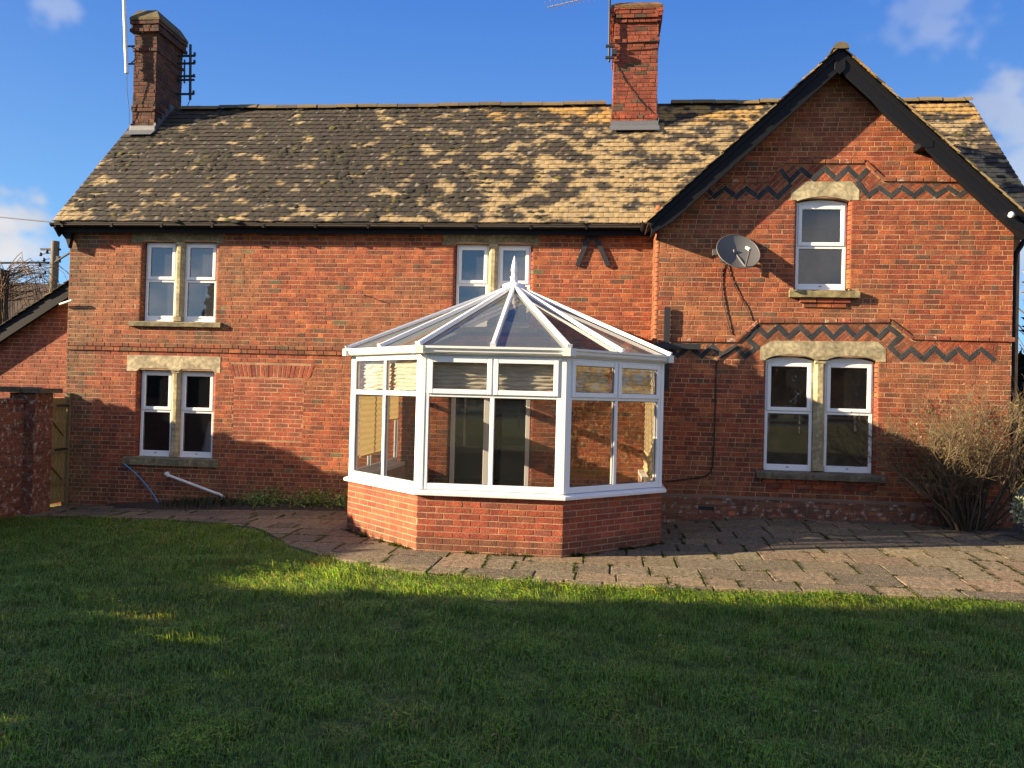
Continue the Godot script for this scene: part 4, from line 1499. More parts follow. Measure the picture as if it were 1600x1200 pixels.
func gable_roof(h: Node3D) -> void:
	var mb := MB.new()
	var zf := G + 0.36
	var half := 2.84
	mb.extrude(PackedVector2Array([Vector2(WMID - half, WTOP - half * WSLOPE - 0.09), Vector2(WMID, WTOP - 0.09), Vector2(WMID + half, WTOP - half * WSLOPE - 0.09), Vector2(WMID + half, WTOP - half * WSLOPE - 0.03), Vector2(WMID, WTOP - 0.03), Vector2(WMID - half, WTOP - half * WSLOPE - 0.03)]), -2.5, zf - 0.08, lin(60, 52, 44))
	var roof := part("gable_roof", mb, M.tile, h)
	var all := MB.new()
	var gauge := 0.1515
	var tw := 0.168
	for side in [-1.0, 1.0]:
		var uv := Vector3(-side * 1.0, WSLOPE, 0).normalized()
		var ux := Vector3(0, 0, side)      # along the eave
		# local x runs so that x cross v points outwards
		ux = Vector3(0, 0, 1) if side < 0 else Vector3(0, 0, -1)
		var un := ux.cross(uv)
		var o := Vector3(WMID + side * half, WTOP - half * WSLOPE - 0.03, 0)
		var fx := Transform3D(Basis(ux, uv, un), o)
		var total := half * sqrt(1.0 + WSLOPE * WSLOPE)
		var rows := int(total / gauge) + 1
		for r in rows:
			var v := r * gauge
			var u := 0.0
			var n := 0
			while u < 3.2:
				var zhi := zf + rng.randf_range(-0.008, 0.012) - u if n == 0 else zf - u
				var zlo := zf - u - tw + (tw / 2 if n == 0 and r % 2 else 0.0)
				u = zf - zlo
				n += 1
				var y := o.y + v * uv.y
				var xx := o.x + v * uv.x
				if roof_y(zlo) > y + 0.12 and zlo < EAVE_Z - 0.2:
					break
				var l := 0.19 if v + 0.19 < total else total - v
				if l < 0.03:
					break
				var wob := rng.randf_range(-0.003, 0.006)
				var a := zlo + 0.002 if side < 0 else -zhi + 0.002
				var b := zhi - 0.002 if side < 0 else -zlo - 0.002
				var one := MB.new() if n == 1 else all
				one.set_xf(fx)
				roof_tile(one, a, b, v, l, total, wob, 0.0, xx * 0.7 - 2.0, 0.3)
				if n == 1:
					part("verge_tile", one, M.tile, roof)
	stuff(part("roof_tiles", all, M.tile, roof))
	var z := zf + 0.01
	while z > -2.2:
		var rt := MB.new()
		var rws := []
		for q in [z - 0.004, z - 0.416]:
			var row := PackedVector3Array()
			for i in 9:
				var a := PI * i / 8.0
				row.append(Vector3(WMID + 0.12 * cos(a), WTOP - 0.075 + 0.1 * sin(a), q))
			rws.append(row)
		rt.surf([rws[1], rws[0]], tile_tone(-6.0, 0.97, -0.08))
		# closed front end
		for i in range(0, 8):
			rt.tri(rws[0][i], rws[0][i + 1], Vector3(WMID, WTOP - 0.08, rws[0][0].z), lin(120, 108, 84))
		part("ridge_tile", rt, M.tile, roof)
		z -= 0.42
	# barge boards with soffit
	var drop := 0.335
	for s in [-1.0, 1.0]:
		var o := PackedVector2Array()
		var e := half - 0.06
		var t := 0.055
		o.append_array([Vector2(WMID, WTOP - t), Vector2(WMID, WTOP - t - drop), Vector2(WMID + s * (e - 0.32), WTOP - t - drop - (e - 0.32) * WSLOPE), Vector2(WMID + s * e, WTOP - t - drop + 0.02 - (e - 0.1) * WSLOPE), Vector2(WMID + s * e, WTOP - t - e * WSLOPE)])
		var bb := MB.new()
		bb.extrude(o, G + 0.255, G + 0.295, Color.WHITE, 0.004)
		part("barge_board", bb, M.black_paint, h)
		# a narrow capping board on the barge, under the tiles
		var cap := MB.new()
		cap.extrude(PackedVector2Array([Vector2(WMID, WTOP - t + 0.004), Vector2(WMID, WTOP - t - 0.1), Vector2(WMID + s * (e + 0.02), WTOP - t - 0.1 - (e + 0.02) * WSLOPE), Vector2(WMID + s * (e + 0.02), WTOP - t + 0.004 - (e + 0.02) * WSLOPE)]), G + 0.295, G + 0.315, Color.WHITE, 0.003)
		part("barge_capping", cap, M.black_paint, h)
		var so := MB.new()
		so.extrude(PackedVector2Array([Vector2(WMID, WTOP - t - 0.2), Vector2(WMID, WTOP - t - 0.225), Vector2(WMID + s * e, WTOP - t - 0.225 - e * WSLOPE), Vector2(WMID + s * e, WTOP - t - 0.2 - e * WSLOPE)]), G + 0.002, G + 0.254, Color.WHITE)
		part("soffit", so, M.black_paint, h)
	var ap := MB.new()
	ap.extrude(PackedVector2Array([Vector2(WMID - 0.08, WTOP - 0.16), Vector2(WMID + 0.08, WTOP - 0.16), Vector2(WMID + 0.08, WTOP - 0.38), Vector2(WMID, WTOP - 0.45), Vector2(WMID - 0.08, WTOP - 0.38)]), G + 0.2951, G + 0.3165, Color.WHITE, 0.004)
	part("barge_apex", ap, M.black_paint, h)

func chimneys(h: Node3D) -> void:
	# [x0, x1, z0 (back), z1 (front), base y, top y, tone]
	for q in [[-9.53, -9.05, -2.92, -1.88, 6.7, 9.3, "sooty"], [0.12, 0.95, -3.2, -1.9, 6.7, 9.33, "stack"]]:
		var x0: float = q[0]
		var x1: float = q[1]
		var z0: float = q[2]
		var z1: float = q[3]
		var core := MB.new()
		core.box(Vector3(x0 + 0.008, q[4], z0 + 0.008), Vector3(x1 - 0.008, q[5], z1 - 0.008), Color.WHITE)
		var c := part("chimney", core, M.old_mortar, h)
		var all := MB.new()
		var faces := [
			[Transform3D(Basis(), Vector3(x0, 0, z1)), x1 - x0],
			[Transform3D(Basis(Vector3.UP, PI / 2), Vector3(x1, 0, z1)), z1 - z0],
			[Transform3D(Basis(Vector3.UP, -PI / 2), Vector3(x0, 0, z0)), z1 - z0],
			[Transform3D(Basis(Vector3.UP, PI), Vector3(x1, 0, z0)), x1 - x0]]
		var top: float = q[5]
		var proud := [[top - 0.08, top, 0.08], [top - 0.16, top - 0.075, 0.07], [top - 0.24, top - 0.155, 0.04], [top - 0.62, top - 0.54, 0.025], [q[4], q[4] + 0.62, 0.03]]
		if q[6] == "sooty":
			proud = [[top - 0.235, top - 0.16, 0.07], [top - 0.16, top - 0.075, 0.05], [top - 0.08, top, 0.07], [top - 0.62, top - 0.54, 0.02], [7.5, 7.58, 0.02]]
		for f in faces:
			lay(q[6], 0.0, f[1], q[4], top, 0.0, [], none_, proud, all, none_, c, "mixed", 0.004, "brick", f[0])
			# corbelled courses need their corners filled
			for p in proud:
				all.set_xf(f[0])
				all.box(Vector3(-p[2], p[0] + 0.006, -0.06), Vector3(0.0, p[1] - 0.008, p[2] - 0.003), brick_tone(q[6], f[1], p[0]))
		stuff(part("brickwork", all, M.brick, c))
		# weathered cap of mortar and moss
		var cap := MB.new()
		var o := 0.075
		var b := [Vector3(x0 - o, top, z1 + o), Vector3(x1 + o, top, z1 + o), Vector3(x1 + o, top, z0 - o), Vector3(x0 - o, top, z0 - o)]
		var m := [Vector3(x0 - o, top + 0.05, z1 + o), Vector3(x1 + o, top + 0.05, z1 + o), Vector3(x1 + o, top + 0.05, z0 - o), Vector3(x0 - o, top + 0.05, z0 - o)]
		var i2 := 0.04
		var hh := 0.24 if q[6] == "sooty" else 0.15
		var t := [Vector3(x0 + i2, top + hh, z1 - i2), Vector3(x1 - i2, top + hh, z1 - i2), Vector3(x1 - i2, top + hh, z0 + i2), Vector3(x0 + i2, top + hh, z0 + i2)]
		var cc := lin(118, 104, 68) if q[6] == "sooty" else lin(140, 92, 60)
		for i in 4:
			var n := (i + 1) % 4
			var split := 5
			for k in split:
				var f0 := float(k) / split
				var f1 := float(k + 1) / split
				cap.quad(b[i].lerp(b[n], f0), b[i].lerp(b[n], f1), m[i].lerp(m[n], f1), m[i].lerp(m[n], f0), vary(cc, 0.2).lerp(lin(110, 98, 44), rng.randf() * 0.8))
				cap.quad(m[i].lerp(m[n], f0), m[i].lerp(m[n], f1), t[i].lerp(t[n], f1), t[i].lerp(t[n], f0), vary(cc, 0.2).lerp(lin(112, 104, 52), rng.randf() * 0.4))
		cap.quad(t[0], t[1], t[2], t[3], cc)
		cap.quad(b[3], b[2], b[1], b[0], cc)
		part("chimney_cap", cap, M.brick, c)
		var pot := MB.new()
		var pcx := (x0 + x1) / 2
		pot.box(Vector3(pcx - 0.14, top + hh + 0.001, (z0 + z1) / 2 - 0.3), Vector3(pcx + 0.14, top + hh + 0.03, (z0 + z1) / 2 + 0.4), Color.WHITE)
		part("flue_cover", pot, M.iron, c)
		# lead flashing: apron in front, steps up the sides
		var le := MB.new()
		var ry := roof_y(z1)
		le.box(Vector3(x0 - 0.03, ry - 0.1, z1 + 0.03), Vector3(x1 + 0.03, ry + 0.1, z1 + 0.045), Color.WHITE)
		le.quad(Vector3(x0 - 0.05, ry - 0.13, z1 + 0.22), Vector3(x1 + 0.05, ry - 0.13, z1 + 0.22), Vector3(x1 + 0.05, ry + 0.01, z1 + 0.045), Vector3(x0 - 0.05, ry + 0.01, z1 + 0.045), Color.WHITE)
		for s in [0, 1]:
			var xx: float = x1 + 0.012 if s else x0 - 0.012
			for k in 5:
				var zz := z1 + 0.03 - k * 0.14
				le.box(Vector3(minf(xx, xx - 0.01), ry + k * 0.14 - 0.06, zz - 0.14), Vector3(maxf(xx, xx - 0.01) + 0.03 * s, ry + k * 0.14 + 0.16, zz), Color.WHITE)
		part("lead_flashing", le, M.lead, c)

func half_pipe(mb: MB, a: Vector3, b: Vector3, r: float, col: Color) -> void:
	var d := (b - a).normalized()
	var out := d.cross(Vector3.UP).normalized()
	for ring in [r, r - 0.006]:
		var rows := []
		for q in [a, b]:
			var row := PackedVector3Array()
			for i in 9:
				var t := PI * i / 8.0
				row.append(q + out * cos(t) * ring - Vector3.UP * sin(t) * ring)
			rows.append(row)
		mb.surf(rows, col)

func gutters(h: Node3D) -> void:
	var f := MB.new()
	f.box(Vector3(-9.62, 4.62, 0.125), Vector3(0.8, 4.74, 0.15), Color.WHITE)
	part("fascia", f, M.black_paint, h)
	var s := MB.new()
	s.box(Vector3(-9.62, 4.66, 0.004), Vector3(0.8, 4.685, 0.124), Color.WHITE)
	part("eaves_soffit", s, M.black_paint, h)
	var g := MB.new()
	half_pipe(g, Vector3(-9.72, 4.765, 0.212), Vector3(0.76, 4.765, 0.212), 0.06, Color.WHITE)
	for i in 12:
		g.box(Vector3(-9.5 + i * 0.92, 4.697, 0.151), Vector3(-9.46 + i * 0.92, 4.765, 0.276), Color.WHITE)
	part("gutter", g, M.black_paint, h)
	# end of the verge board at the left corner
	var e := MB.new()
	e.extrude(PackedVector2Array([Vector2(-9.72, 4.76), Vector2(-9.40, 4.76), Vector2(-9.41, 4.52), Vector2(-9.445, 4.35), Vector2(-9.5, 4.5), Vector2(-9.6, 4.62)]), 0.03, 0.124, Color.WHITE, 0.004)
	part("verge_end", e, M.black_paint, h)
	var vb := MB.new()
	for q in [[EAVE_Z - 0.05, RIDGE_Z], [RIDGE_Z * 2 - EAVE_Z, RIDGE_Z]]:
		vb.bar(Vector3(ROOF_L + 0.05, EAVE_Y - 0.2, q[0]), Vector3(ROOF_L + 0.05, RIDGE_Y - 0.18, q[1]), Vector3.RIGHT, 0.2, 0.03, Color.WHITE)
		vb.bar(Vector3(ROOF_R - 0.05, EAVE_Y - 0.2, q[0]), Vector3(ROOF_R - 0.05, RIDGE_Y - 0.18, q[1]), Vector3.RIGHT, 0.2, 0.03, Color.WHITE)
	part("verge_board", vb, M.black_paint, h)
	# the wing's gutter ends and the downpipe on the right
	var d := MB.new()
	half_pipe(d, Vector3(6.40, 4.72, 0.9), Vector3(6.40, 4.72, -2.0), 0.06, Color.WHITE)
	half_pipe(d, Vector3(0.66, 4.72, 0.9), Vector3(0.66, 4.72, 0.2), 0.06, Color.WHITE)
	part("wing_gutter", d, M.black_paint, h)
	var p := MB.new()
	var pts := PackedVector3Array([Vector3(6.44, 4.68, 0.52), Vector3(6.43, 4.55, 0.52), Vector3(6.36, 4.42, 0.52), Vector3(6.29, 4.3, 0.52), Vector3(6.27, 4.12, 0.52), Vector3(6.27, 0.1, 0.52)])
	var rr := PackedFloat32Array()
	for i in pts.size():
		rr.append(0.038)
	p.tube(pts, rr, 10, Color.WHITE)
	part("downpipe", p, M.black_paint, h)


# ---------------------------------------------------------------- the conservatory
const CV := [Vector3(-3.47, 0, 0.0), Vector3(-3.47, 0, 2.6), Vector3(-2.2, 0, 3.87), Vector3(-0.4, 0, 3.87), Vector3(0.87, 0, 2.6), Vector3(0.87, 0, 0.0)]
const HUB := Vector3(-1.3, 3.54, 1.7)

func facet_xf(i: int) -> Transform3D:
	var d: Vector3 = (CV[i + 1] - CV[i]).normalized()
	return Transform3D(Basis(d, Vector3.UP, d.cross(Vector3.UP)), CV[i])

func miter(i: int, off: float) -> Vector3:      # vertex i of the plan, moved outwards by off
	var v: Vector3 = CV[i]
	if i == 0 or i == 5:
		return v + Vector3(-off if i == 0 else off, 0, 0)
	var a: Vector3 = (CV[i] - CV[i - 1]).normalized().cross(Vector3.UP)
	var b: Vector3 = (CV[i + 1] - CV[i]).normalized().cross(Vector3.UP)
	return v + (a + b) / (1.0 + a.dot(b)) * off

func ring(mb: MB, prof: PackedVector2Array, y: float, col := Color.WHITE) -> void:
	# a moulding swept round the plan: profile points are (out, up)
	for i in 5:
		for j in prof.size():
			var p := prof[j]
			var q := prof[(j + 1) % prof.size()]
			mb.quad(miter(i, p.x) + Vector3.UP * (y + p.y), miter(i + 1, p.x) + Vector3.UP * (y + p.y), miter(i + 1, q.x) + Vector3.UP * (y + q.y), miter(i, q.x) + Vector3.UP * (y + q.y), col)

func conservatory() -> void:
	var c := thing("conservatory", "white framed conservatory on a red brick dwarf wall, joined to the house", "conservatory")
	# dwarf wall
	var body := MB.new()
	for i in 5:
		var a := miter(i, -0.0035)
		var b := miter(i + 1, -0.0035)
		var a2 := miter(i, -0.2)
		var b2 := miter(i + 1, -0.2)
		var dn := Vector3.DOWN * 0.35
		var up := Vector3.UP * 0.7
		body.quad(a + dn, b + dn, b + up, a + up, Color.WHITE)
		body.quad(b2 + dn, a2 + dn, a2 + up, b2 + up, Color.WHITE)
		body.quad(a + up, b + up, b2 + up, a2 + up, Color.WHITE)
	var w := part("dwarf_wall", body, M.mortar, c)
	var hidden := MB.new()
	for i in 5:
		var len_: float = (CV[i + 1] - CV[i]).length()
		var seen_ := i > 0 and i < 4
		lay("conservatory", 0.002, len_ - 0.002, 0.7 - 11 * 0.0762, 0.7, 0.0, [], none_, [], hidden, func(_a, _b, y): return seen_ and y > -0.1, w, "stretcher", 0.0015, "brick", facet_xf(i))
	part("brickwork", hidden, M.brick, w).set_meta("kind", "stuff")
	# sill board
	var sl := MB.new()
	ring(sl, PackedVector2Array([Vector2(-0.2, 0.0), Vector2(0.055, -0.012), Vector2(0.06, 0.02), Vector2(0.045, 0.03), Vector2(-0.05, 0.055), Vector2(-0.2, 0.055)]), 0.703)
	part("sill_board", sl, M.white_plastic, c)
	# corner posts
	for i in [1, 2, 3, 4]:
		var p := MB.new()
		var o := miter(i, -0.005)
		var d0: Vector3 = (CV[i] - CV[i - 1]).normalized()
		var d1: Vector3 = (CV[i + 1] - CV[i]).normalized()
		var inn := miter(i, -0.075)
		var pl := [o - d0 * 0.055, o, o + d1 * 0.055, inn + d1 * 0.04, inn - d0 * 0.04]
		var f := PackedVector2Array()
		for q in pl:
			f.append(Vector2(q.x, -q.z))
		p.set_xf(Transform3D(Basis(Vector3.RIGHT, -PI / 2), Vector3(0, 0.757, 0)))
		p.extrude(f, 0.0, 1.66, Color.WHITE)
		part("corner_post", p, M.white_plastic, c)
	# frames and panes, facet by facet
	for i in 5:
		var t := facet_xf(i)
		var len_: float = (CV[i + 1] - CV[i]).length()
		var ea := 0.057 if i > 0 else 0.03
		var eb := 0.057 if i < 4 else 0.03
		var n := 2 if (i > 0 and i < 4) else 3
		var f := MB.new()
		f.set_xf(t)
		var y0 := 0.758
		var y1 := 2.415
		var ty := 1.93
		var zf := -0.012
		var zb := -0.075
		frame_bars(f, ea, y0, len_ - eb, y1, 0.055, zb, zf, 0.075)
		f.cbox(Vector3(ea + 0.055, ty - 0.03, zb), Vector3(len_ - eb - 0.055, ty + 0.03, zf - 0.002), 0.006, Color.WHITE)
		var bays := []
		for b in n:
			bays.append([lerpf(ea + 0.055, len_ - eb - 0.055, float(b) / n), lerpf(ea + 0.055, len_ - eb - 0.055, float(b + 1) / n)])
			if b > 0:
				f.cbox(Vector3(bays[b][0] - 0.027, y0 + 0.075, zb), Vector3(bays[b][0] + 0.027, ty - 0.03, zf - 0.003), 0.006, Color.WHITE)
				f.cbox(Vector3(bays[b][0] - 0.027, ty + 0.03, zb), Vector3(bays[b][0] + 0.027, y1 - 0.055, zf - 0.003), 0.006, Color.WHITE)
		var fr := part("window", f, M.white_plastic, c)
		for b in n:
			var a: float = bays[b][0] + (0.027 if b > 0 else 0.0)
			var e: float = bays[b][1] - (0.027 if b < n - 1 else 0.0)
			pane_in(fr, a + 0.002, y0 + 0.077, e - 0.002, ty - 0.032, -0.045, t, "clear_glass")
			var opening := i == 2 or i == 3
			if opening:
				var s := MB.new()
				s.set_xf(t)
				frame_bars(s, a - 0.018, ty + 0.008, e + 0.018, y1 - 0.028, 0.06, -0.04, 0.008)
				part("sash", s, M.white_plastic, fr)
				pane_in(fr, a + 0.044, ty + 0.07, e - 0.044, y1 - 0.09, -0.02, t, "clear_glass")
			else:
				pane_in(fr, a + 0.002, ty + 0.032, e - 0.002, y1 - 0.057, -0.045, t, "clear_glass")
			var gk := MB.new()
			gk.set_xf(t)
			for q in [[a, y0 + 0.075, e, ty - 0.03, -0.04], [a + (0.042 if opening else 0.0), ty + (0.068 if opening else 0.03), e - (0.042 if opening else 0.0), y1 - (0.088 if opening else 0.055), -0.016 if opening else -0.04]]:
				var k := 0.006
				gk.box(Vector3(q[0], q[1], q[4] - 0.004), Vector3(q[0] + k, q[3], q[4] + 0.004), Color.WHITE)
				gk.box(Vector3(q[2] - k, q[1], q[4] - 0.004), Vector3(q[2], q[3], q[4] + 0.004), Color.WHITE)
				gk.box(Vector3(q[0] + k, q[3] - k, q[4] - 0.004), Vector3(q[2] - k, q[3], q[4] + 0.003), Color.WHITE)
				gk.box(Vector3(q[0] + k, q[1], q[4] - 0.004), Vector3(q[2] - k, q[1] + k, q[4] + 0.003), Color.WHITE)
			part("gasket", gk, M.rubber, fr)
	# eaves beam and gutter
	var eb2 := MB.new()
	ring(eb2, PackedVector2Array([Vector2(-0.08, 0.0), Vector2(-0.002, 0.0), Vector2(0.0, 0.06), Vector2(-0.08, 0.06)]), 2.417)
	part("eaves_beam", eb2, M.white_plastic, c)
	var gt := MB.new()
	ring(gt, PackedVector2Array([Vector2(0.004, 0.0), Vector2(0.05, 0.0), Vector2(0.075, 0.018), Vector2(0.082, 0.05), Vector2(0.105, 0.062), Vector2(0.108, 0.088), Vector2(0.098, 0.088), Vector2(0.07, 0.06), Vector2(0.06, 0.02), Vector2(0.004, 0.012)]), 2.437)
	part("gutter", gt, M.white_plastic, c)
	for i in [1, 2, 3, 4]:
		var br := MB.new()
		var o := miter(i, 0.06)
		var d0: Vector3 = (CV[i] - CV[i - 1]).normalized()
		var d1: Vector3 = (CV[i + 1] - CV[i]).normalized()
		var f := PackedVector2Array()
		for q in [o - d0 * 0.07 + d0.cross(Vector3.UP) * 0.055, miter(i, 0.115), o + d1 * 0.07 + d1.cross(Vector3.UP) * 0.055, o + d1 * 0.07 - d1.cross(Vector3.UP) * 0.05, miter(i, 0.0), o - d0 * 0.07 - d0.cross(Vector3.UP) * 0.05]:
			f.append(Vector2(q.x, -q.z))
		br.set_xf(Transform3D(Basis(Vector3.RIGHT, -PI / 2), Vector3(0, 2.43, 0)))
		br.extrude(f, 0.0, 0.098, Color.WHITE)
		part("gutter_union", br, M.old_plastic, c)
	# roof: glass and bars
	var ey := 2.53
	var eave := []
	for i in 6:
		eave.append(miter(i, 0.03) + Vector3.UP * ey)
	var ridge_end := Vector3(HUB.x, HUB.y, 0.02)
	var feet := []
	for i in range(1, 4):
		feet.append([eave[i], HUB])
		feet.append([(eave[i] + eave[i + 1]) / 2, HUB])
	feet.append([eave[4], HUB])
	for f in feet.size() - 1:
		var g := MB.new()
		g.tri(feet[f][0], feet[f + 1][0], HUB - Vector3.UP * 0.0, Color.WHITE)
		part("roof_pane", g, M.roof_glass, c)
	var side_feet := []
	for s in 2:
		var e0: Vector3 = eave[1] if s == 0 else eave[4]
		var e1: Vector3 = eave[0] if s == 0 else eave[5]
		var prev := [e0, HUB]
		for k in range(1, 4):
			var zz := lerpf(e0.z, e1.z, k / 3.0)
			var top := Vector3(HUB.x, HUB.y, minf(HUB.z, lerpf(HUB.z, 0.02, (k - 1) / 2.0)))
			if k == 1:
				top = HUB
			var foot := Vector3(e0.x, ey, zz)
			var g := MB.new()
			if top.is_equal_approx(prev[1]):
				g.tri(prev[0], foot, top, Color.WHITE)
			else:
				g.quad(prev[0], foot, top, prev[1], Color.WHITE)
			part("roof_pane", g, M.roof_glass, c)
			prev = [foot, top]
			side_feet.append(prev)
	for q in feet + side_feet:
		var mb := MB.new()
		var a: Vector3 = q[0]
		var b: Vector3 = q[1]
		var d := (b - a).normalized()
		var sd := d.cross(Vector3.UP).normalized()
		var nn := sd.cross(d)
		a -= d * 0.03
		mb.bar(a + nn * 0.02, b + nn * 0.02, nn, 0.062, 0.03, Color.WHITE)
		mb.bar(a + nn * 0.045, b + nn * 0.045, nn, 0.036, 0.02, Color.WHITE)
		mb.bar(a - nn * 0.03, b - nn * 0.03, nn, 0.05, 0.05, Color.WHITE)
		mb.bar(a - d * 0.012 + nn * 0.025, a + nn * 0.025, nn, 0.07, 0.075, Color.WHITE)
		part("glazing_bar", mb, M.white_plastic, c)
	var rd := MB.new()
	rd.bar(HUB + Vector3(0, 0.02, 0), ridge_end + Vector3(0, 0.02, 0), Vector3.UP, 0.12, 0.1, Color.WHITE)
	part("ridge", rd, M.white_plastic, c)
	for q in [[HUB, 1.0]]:
		var fn := MB.new()
		var s: float = q[1]
		fn.lathe(q[0], PackedVector2Array([Vector2(0.17, -0.03), Vector2(0.17, 0.035), Vector2(0.12, 0.055), Vector2(0.06, 0.075), Vector2(0.05 * s, 0.13), Vector2(0.064 * s, 0.15), Vector2(0.04 * s, 0.175), Vector2(0.036 * s, 0.22), Vector2(0.05 * s, 0.25), Vector2(0.046 * s, 0.30), Vector2(0.03 * s, 0.38 * s), Vector2(0.014 * s, 0.44 * s), Vector2(0.002, 0.47 * s)]), 16, Color.WHITE)
		part("finial", fn, M.white_plastic, c)
	# inside: floor, window boards, blinds
	var fl := MB.new()
	var poly := PackedVector2Array()
	for i in 6:
		var v := miter(i, -0.2)
		poly.append(Vector2(v.x, -v.z))
	fl.set_xf(Transform3D(Basis(Vector3.RIGHT, -PI / 2), Vector3(0, 0.05, 0)))
	fl.extrude(poly, -0.05, 0.0, Color.WHITE)
	part("floor", fl, M.floor_dark, c)
	# blinds pulled up in loose folds behind the top lights
	for i in [1, 2, 3]:
		var t := facet_xf(i)
		var len_: float = (CV[i + 1] - CV[i]).length()
		for half in 2:
			var bl := MB.new()
			bl.set_xf(t)
			var rows := []
			for j in 33:
				var row := PackedVector3Array()
				for k in 17:
					var x := lerpf(0.13 if half == 0 else len_ / 2 + 0.03, len_ / 2 - 0.03 if half == 0 else len_ - 0.13, k / 16.0)
					var y := 1.965 + 0.4 * j / 32.0 + 0.022 * nf.get_noise_2d(x * 90.0 + i * 50.0, j * 4.0)
					row.append(Vector3(x, y, -0.125 + 0.016 * sin(j * 1.55 + 2.6 * nf.get_noise_2d(x * 60.0 + i * 90.0, j * 5.0)) + 0.012 * nf.get_noise_2d(x * 120.0, j * 14.0 + i * 40.0)))
				rows.append(row)
			bl.surf(rows, Color.WHITE)
			part("blind", bl, M.blind if i == 3 else M.pale_blind, c)
	# pleated blinds: [x, from z, to z, bottom, top]
	for q in [[-3.36, 0.25, 1.2, 1.5, 1.9], [-3.36, 1.3, 2.45, 1.02, 1.9], [0.745, 0.2, 0.9, 0.83, 2.36], [0.745, 0.93, 1.7, 0.83, 2.36], [0.745, 1.73, 2.45, 0.83, 2.36]]:
		var bl := MB.new()
		var n := int((q[4] - q[3]) / 0.04)
		for k in n:
			var ya := lerpf(q[3], q[4], float(k) / n)
			var yb := lerpf(q[3], q[4], float(k + 1) / n)
			var xa: float = q[0] + (0.012 if k % 2 else 0.0)
			var xb: float = q[0] + (0.0 if k % 2 else 0.012)
			bl.quad(Vector3(xa, ya, q[2]), Vector3(xa, ya, q[1]), Vector3(xb, yb, q[1]), Vector3(xb, yb, q[2]), Color.WHITE)
		bl.box(Vector3(q[0] - 0.02, q[4], q[1]), Vector3(q[0] + 0.02, q[4] + 0.03, q[2]), Color.WHITE)
		bl.box(Vector3(q[0] - 0.008, q[3] - 0.02, q[1]), Vector3(q[0] + 0.018, q[3], q[2]), Color.WHITE)
		part("blind", bl, M.blind, c)


# ---------------------------------------------------------------- things on and about the house
func dish() -> void:
	var d := thing("satellite_dish", "grey satellite dish on the gabled wing, left of its upper window", "satellite dish")
	d.position = Vector3(2.08, 4.24, G + 0.2)
	var nn := Vector3(0.18, 0.55, 0.86).normalized()
	var xx := Vector3.UP.cross(nn).normalized()
	var yy := nn.cross(xx)
	var t := Transform3D(Basis(xx, yy, nn).rotated(nn, 0.22), Vector3.ZERO)
	var mb := MB.new()
	mb.set_xf(t)
	for face in 2:
		var rows := []
		for j in 8:
			var r := j / 7.0
			var row := PackedVector3Array()
			for i in 36:
				var a := TAU * i / 36.0 * (1.0 if face else -1.0)
				row.append(Vector3(cos(a) * r * 0.34, sin(a) * r * 0.335, 0.075 * r * r - 0.05 + (0.0 if face else -0.008)))
			rows.append(row)
		rows.reverse()
		mb.surf(rows, Color.WHITE, true)
	var rim := PackedVector3Array()
	var rr := PackedFloat32Array()
	for i in 37:
		var a := TAU * i / 36.0
		rim.append(Vector3(cos(a) * 0.34, sin(a) * 0.335, 0.022))
		rr.append(0.009)
	mb.tube(rim, rr, 6, Color.WHITE, false)
	part("reflector", mb, M.dish_grey, d)
	var arm := MB.new()
	arm.set_xf(t)
	arm.rod(Vector3(0, -0.3, 0.0), Vector3(0.0, -0.22, 0.3), 0.014, Color.WHITE)
	arm.rod(Vector3(0, -0.3, 0.0), Vector3(0.0, 0.0, -0.06), 0.016, Color.WHITE)
	part("feed_arm", arm, M.dish_grey, d)
	var lnb := MB.new()
	lnb.set_xf(t)
	lnb.rod(Vector3(0.0, -0.22, 0.3), Vector3(0.0, -0.13, 0.25), 0.026, Color.WHITE, 10)
	part("receiver", lnb, M.old_plastic, d)
	var br := MB.new()
	br.rod(Vector3(-0.16, -0.05, -0.19), Vector3(-0.05, -0.05, -0.05), 0.018, Color.WHITE)
	br.rod(Vector3(-0.05, -0.18, -0.05), Vector3(-0.05, 0.05, -0.05), 0.018, Color.WHITE)
	br.box(Vector3(-0.24, -0.12, -0.2), Vector3(-0.1, 0.06, -0.185), Color.WHITE)
	br.box(Vector3(-0.37, -0.03, -0.16), Vector3(-0.3, 0.06, -0.08), Color.WHITE)
	br.rod(Vector3(-0.33, 0.0, -0.12), Vector3(-0.05, -0.02, -0.06), 0.012, Color.WHITE)
	part("bracket", br, M.dish_grey, d)

func wall_wire(called: String, label: String, px: Array, r := 0.007, out := 0.014) -> void:
	var pts := PackedVector3Array()
	for i in px.size():
		var p := px_wing(Vector2(px[i][0], px[i][1]))
		pts.append(Vector3(p.x, p.y, G + out))
	var c := Curve3D.new()
	for i in pts.size():
		var tan_ := (pts[mini(i + 1, pts.size() - 1)] - pts[maxi(i - 1, 0)]) / 6.0
		c.add_point(pts[i], -tan_, tan_)
	var b := c.tessellate(4, 3.0)
	var rr := PackedFloat32Array()
	for i in b.size():
		rr.append(r)
	var mb := MB.new()
	mb.tube(b, rr, 6, Color.WHITE)
	tag(part(called, mb, M.cable), label, "cable", "cables on the wing wall")

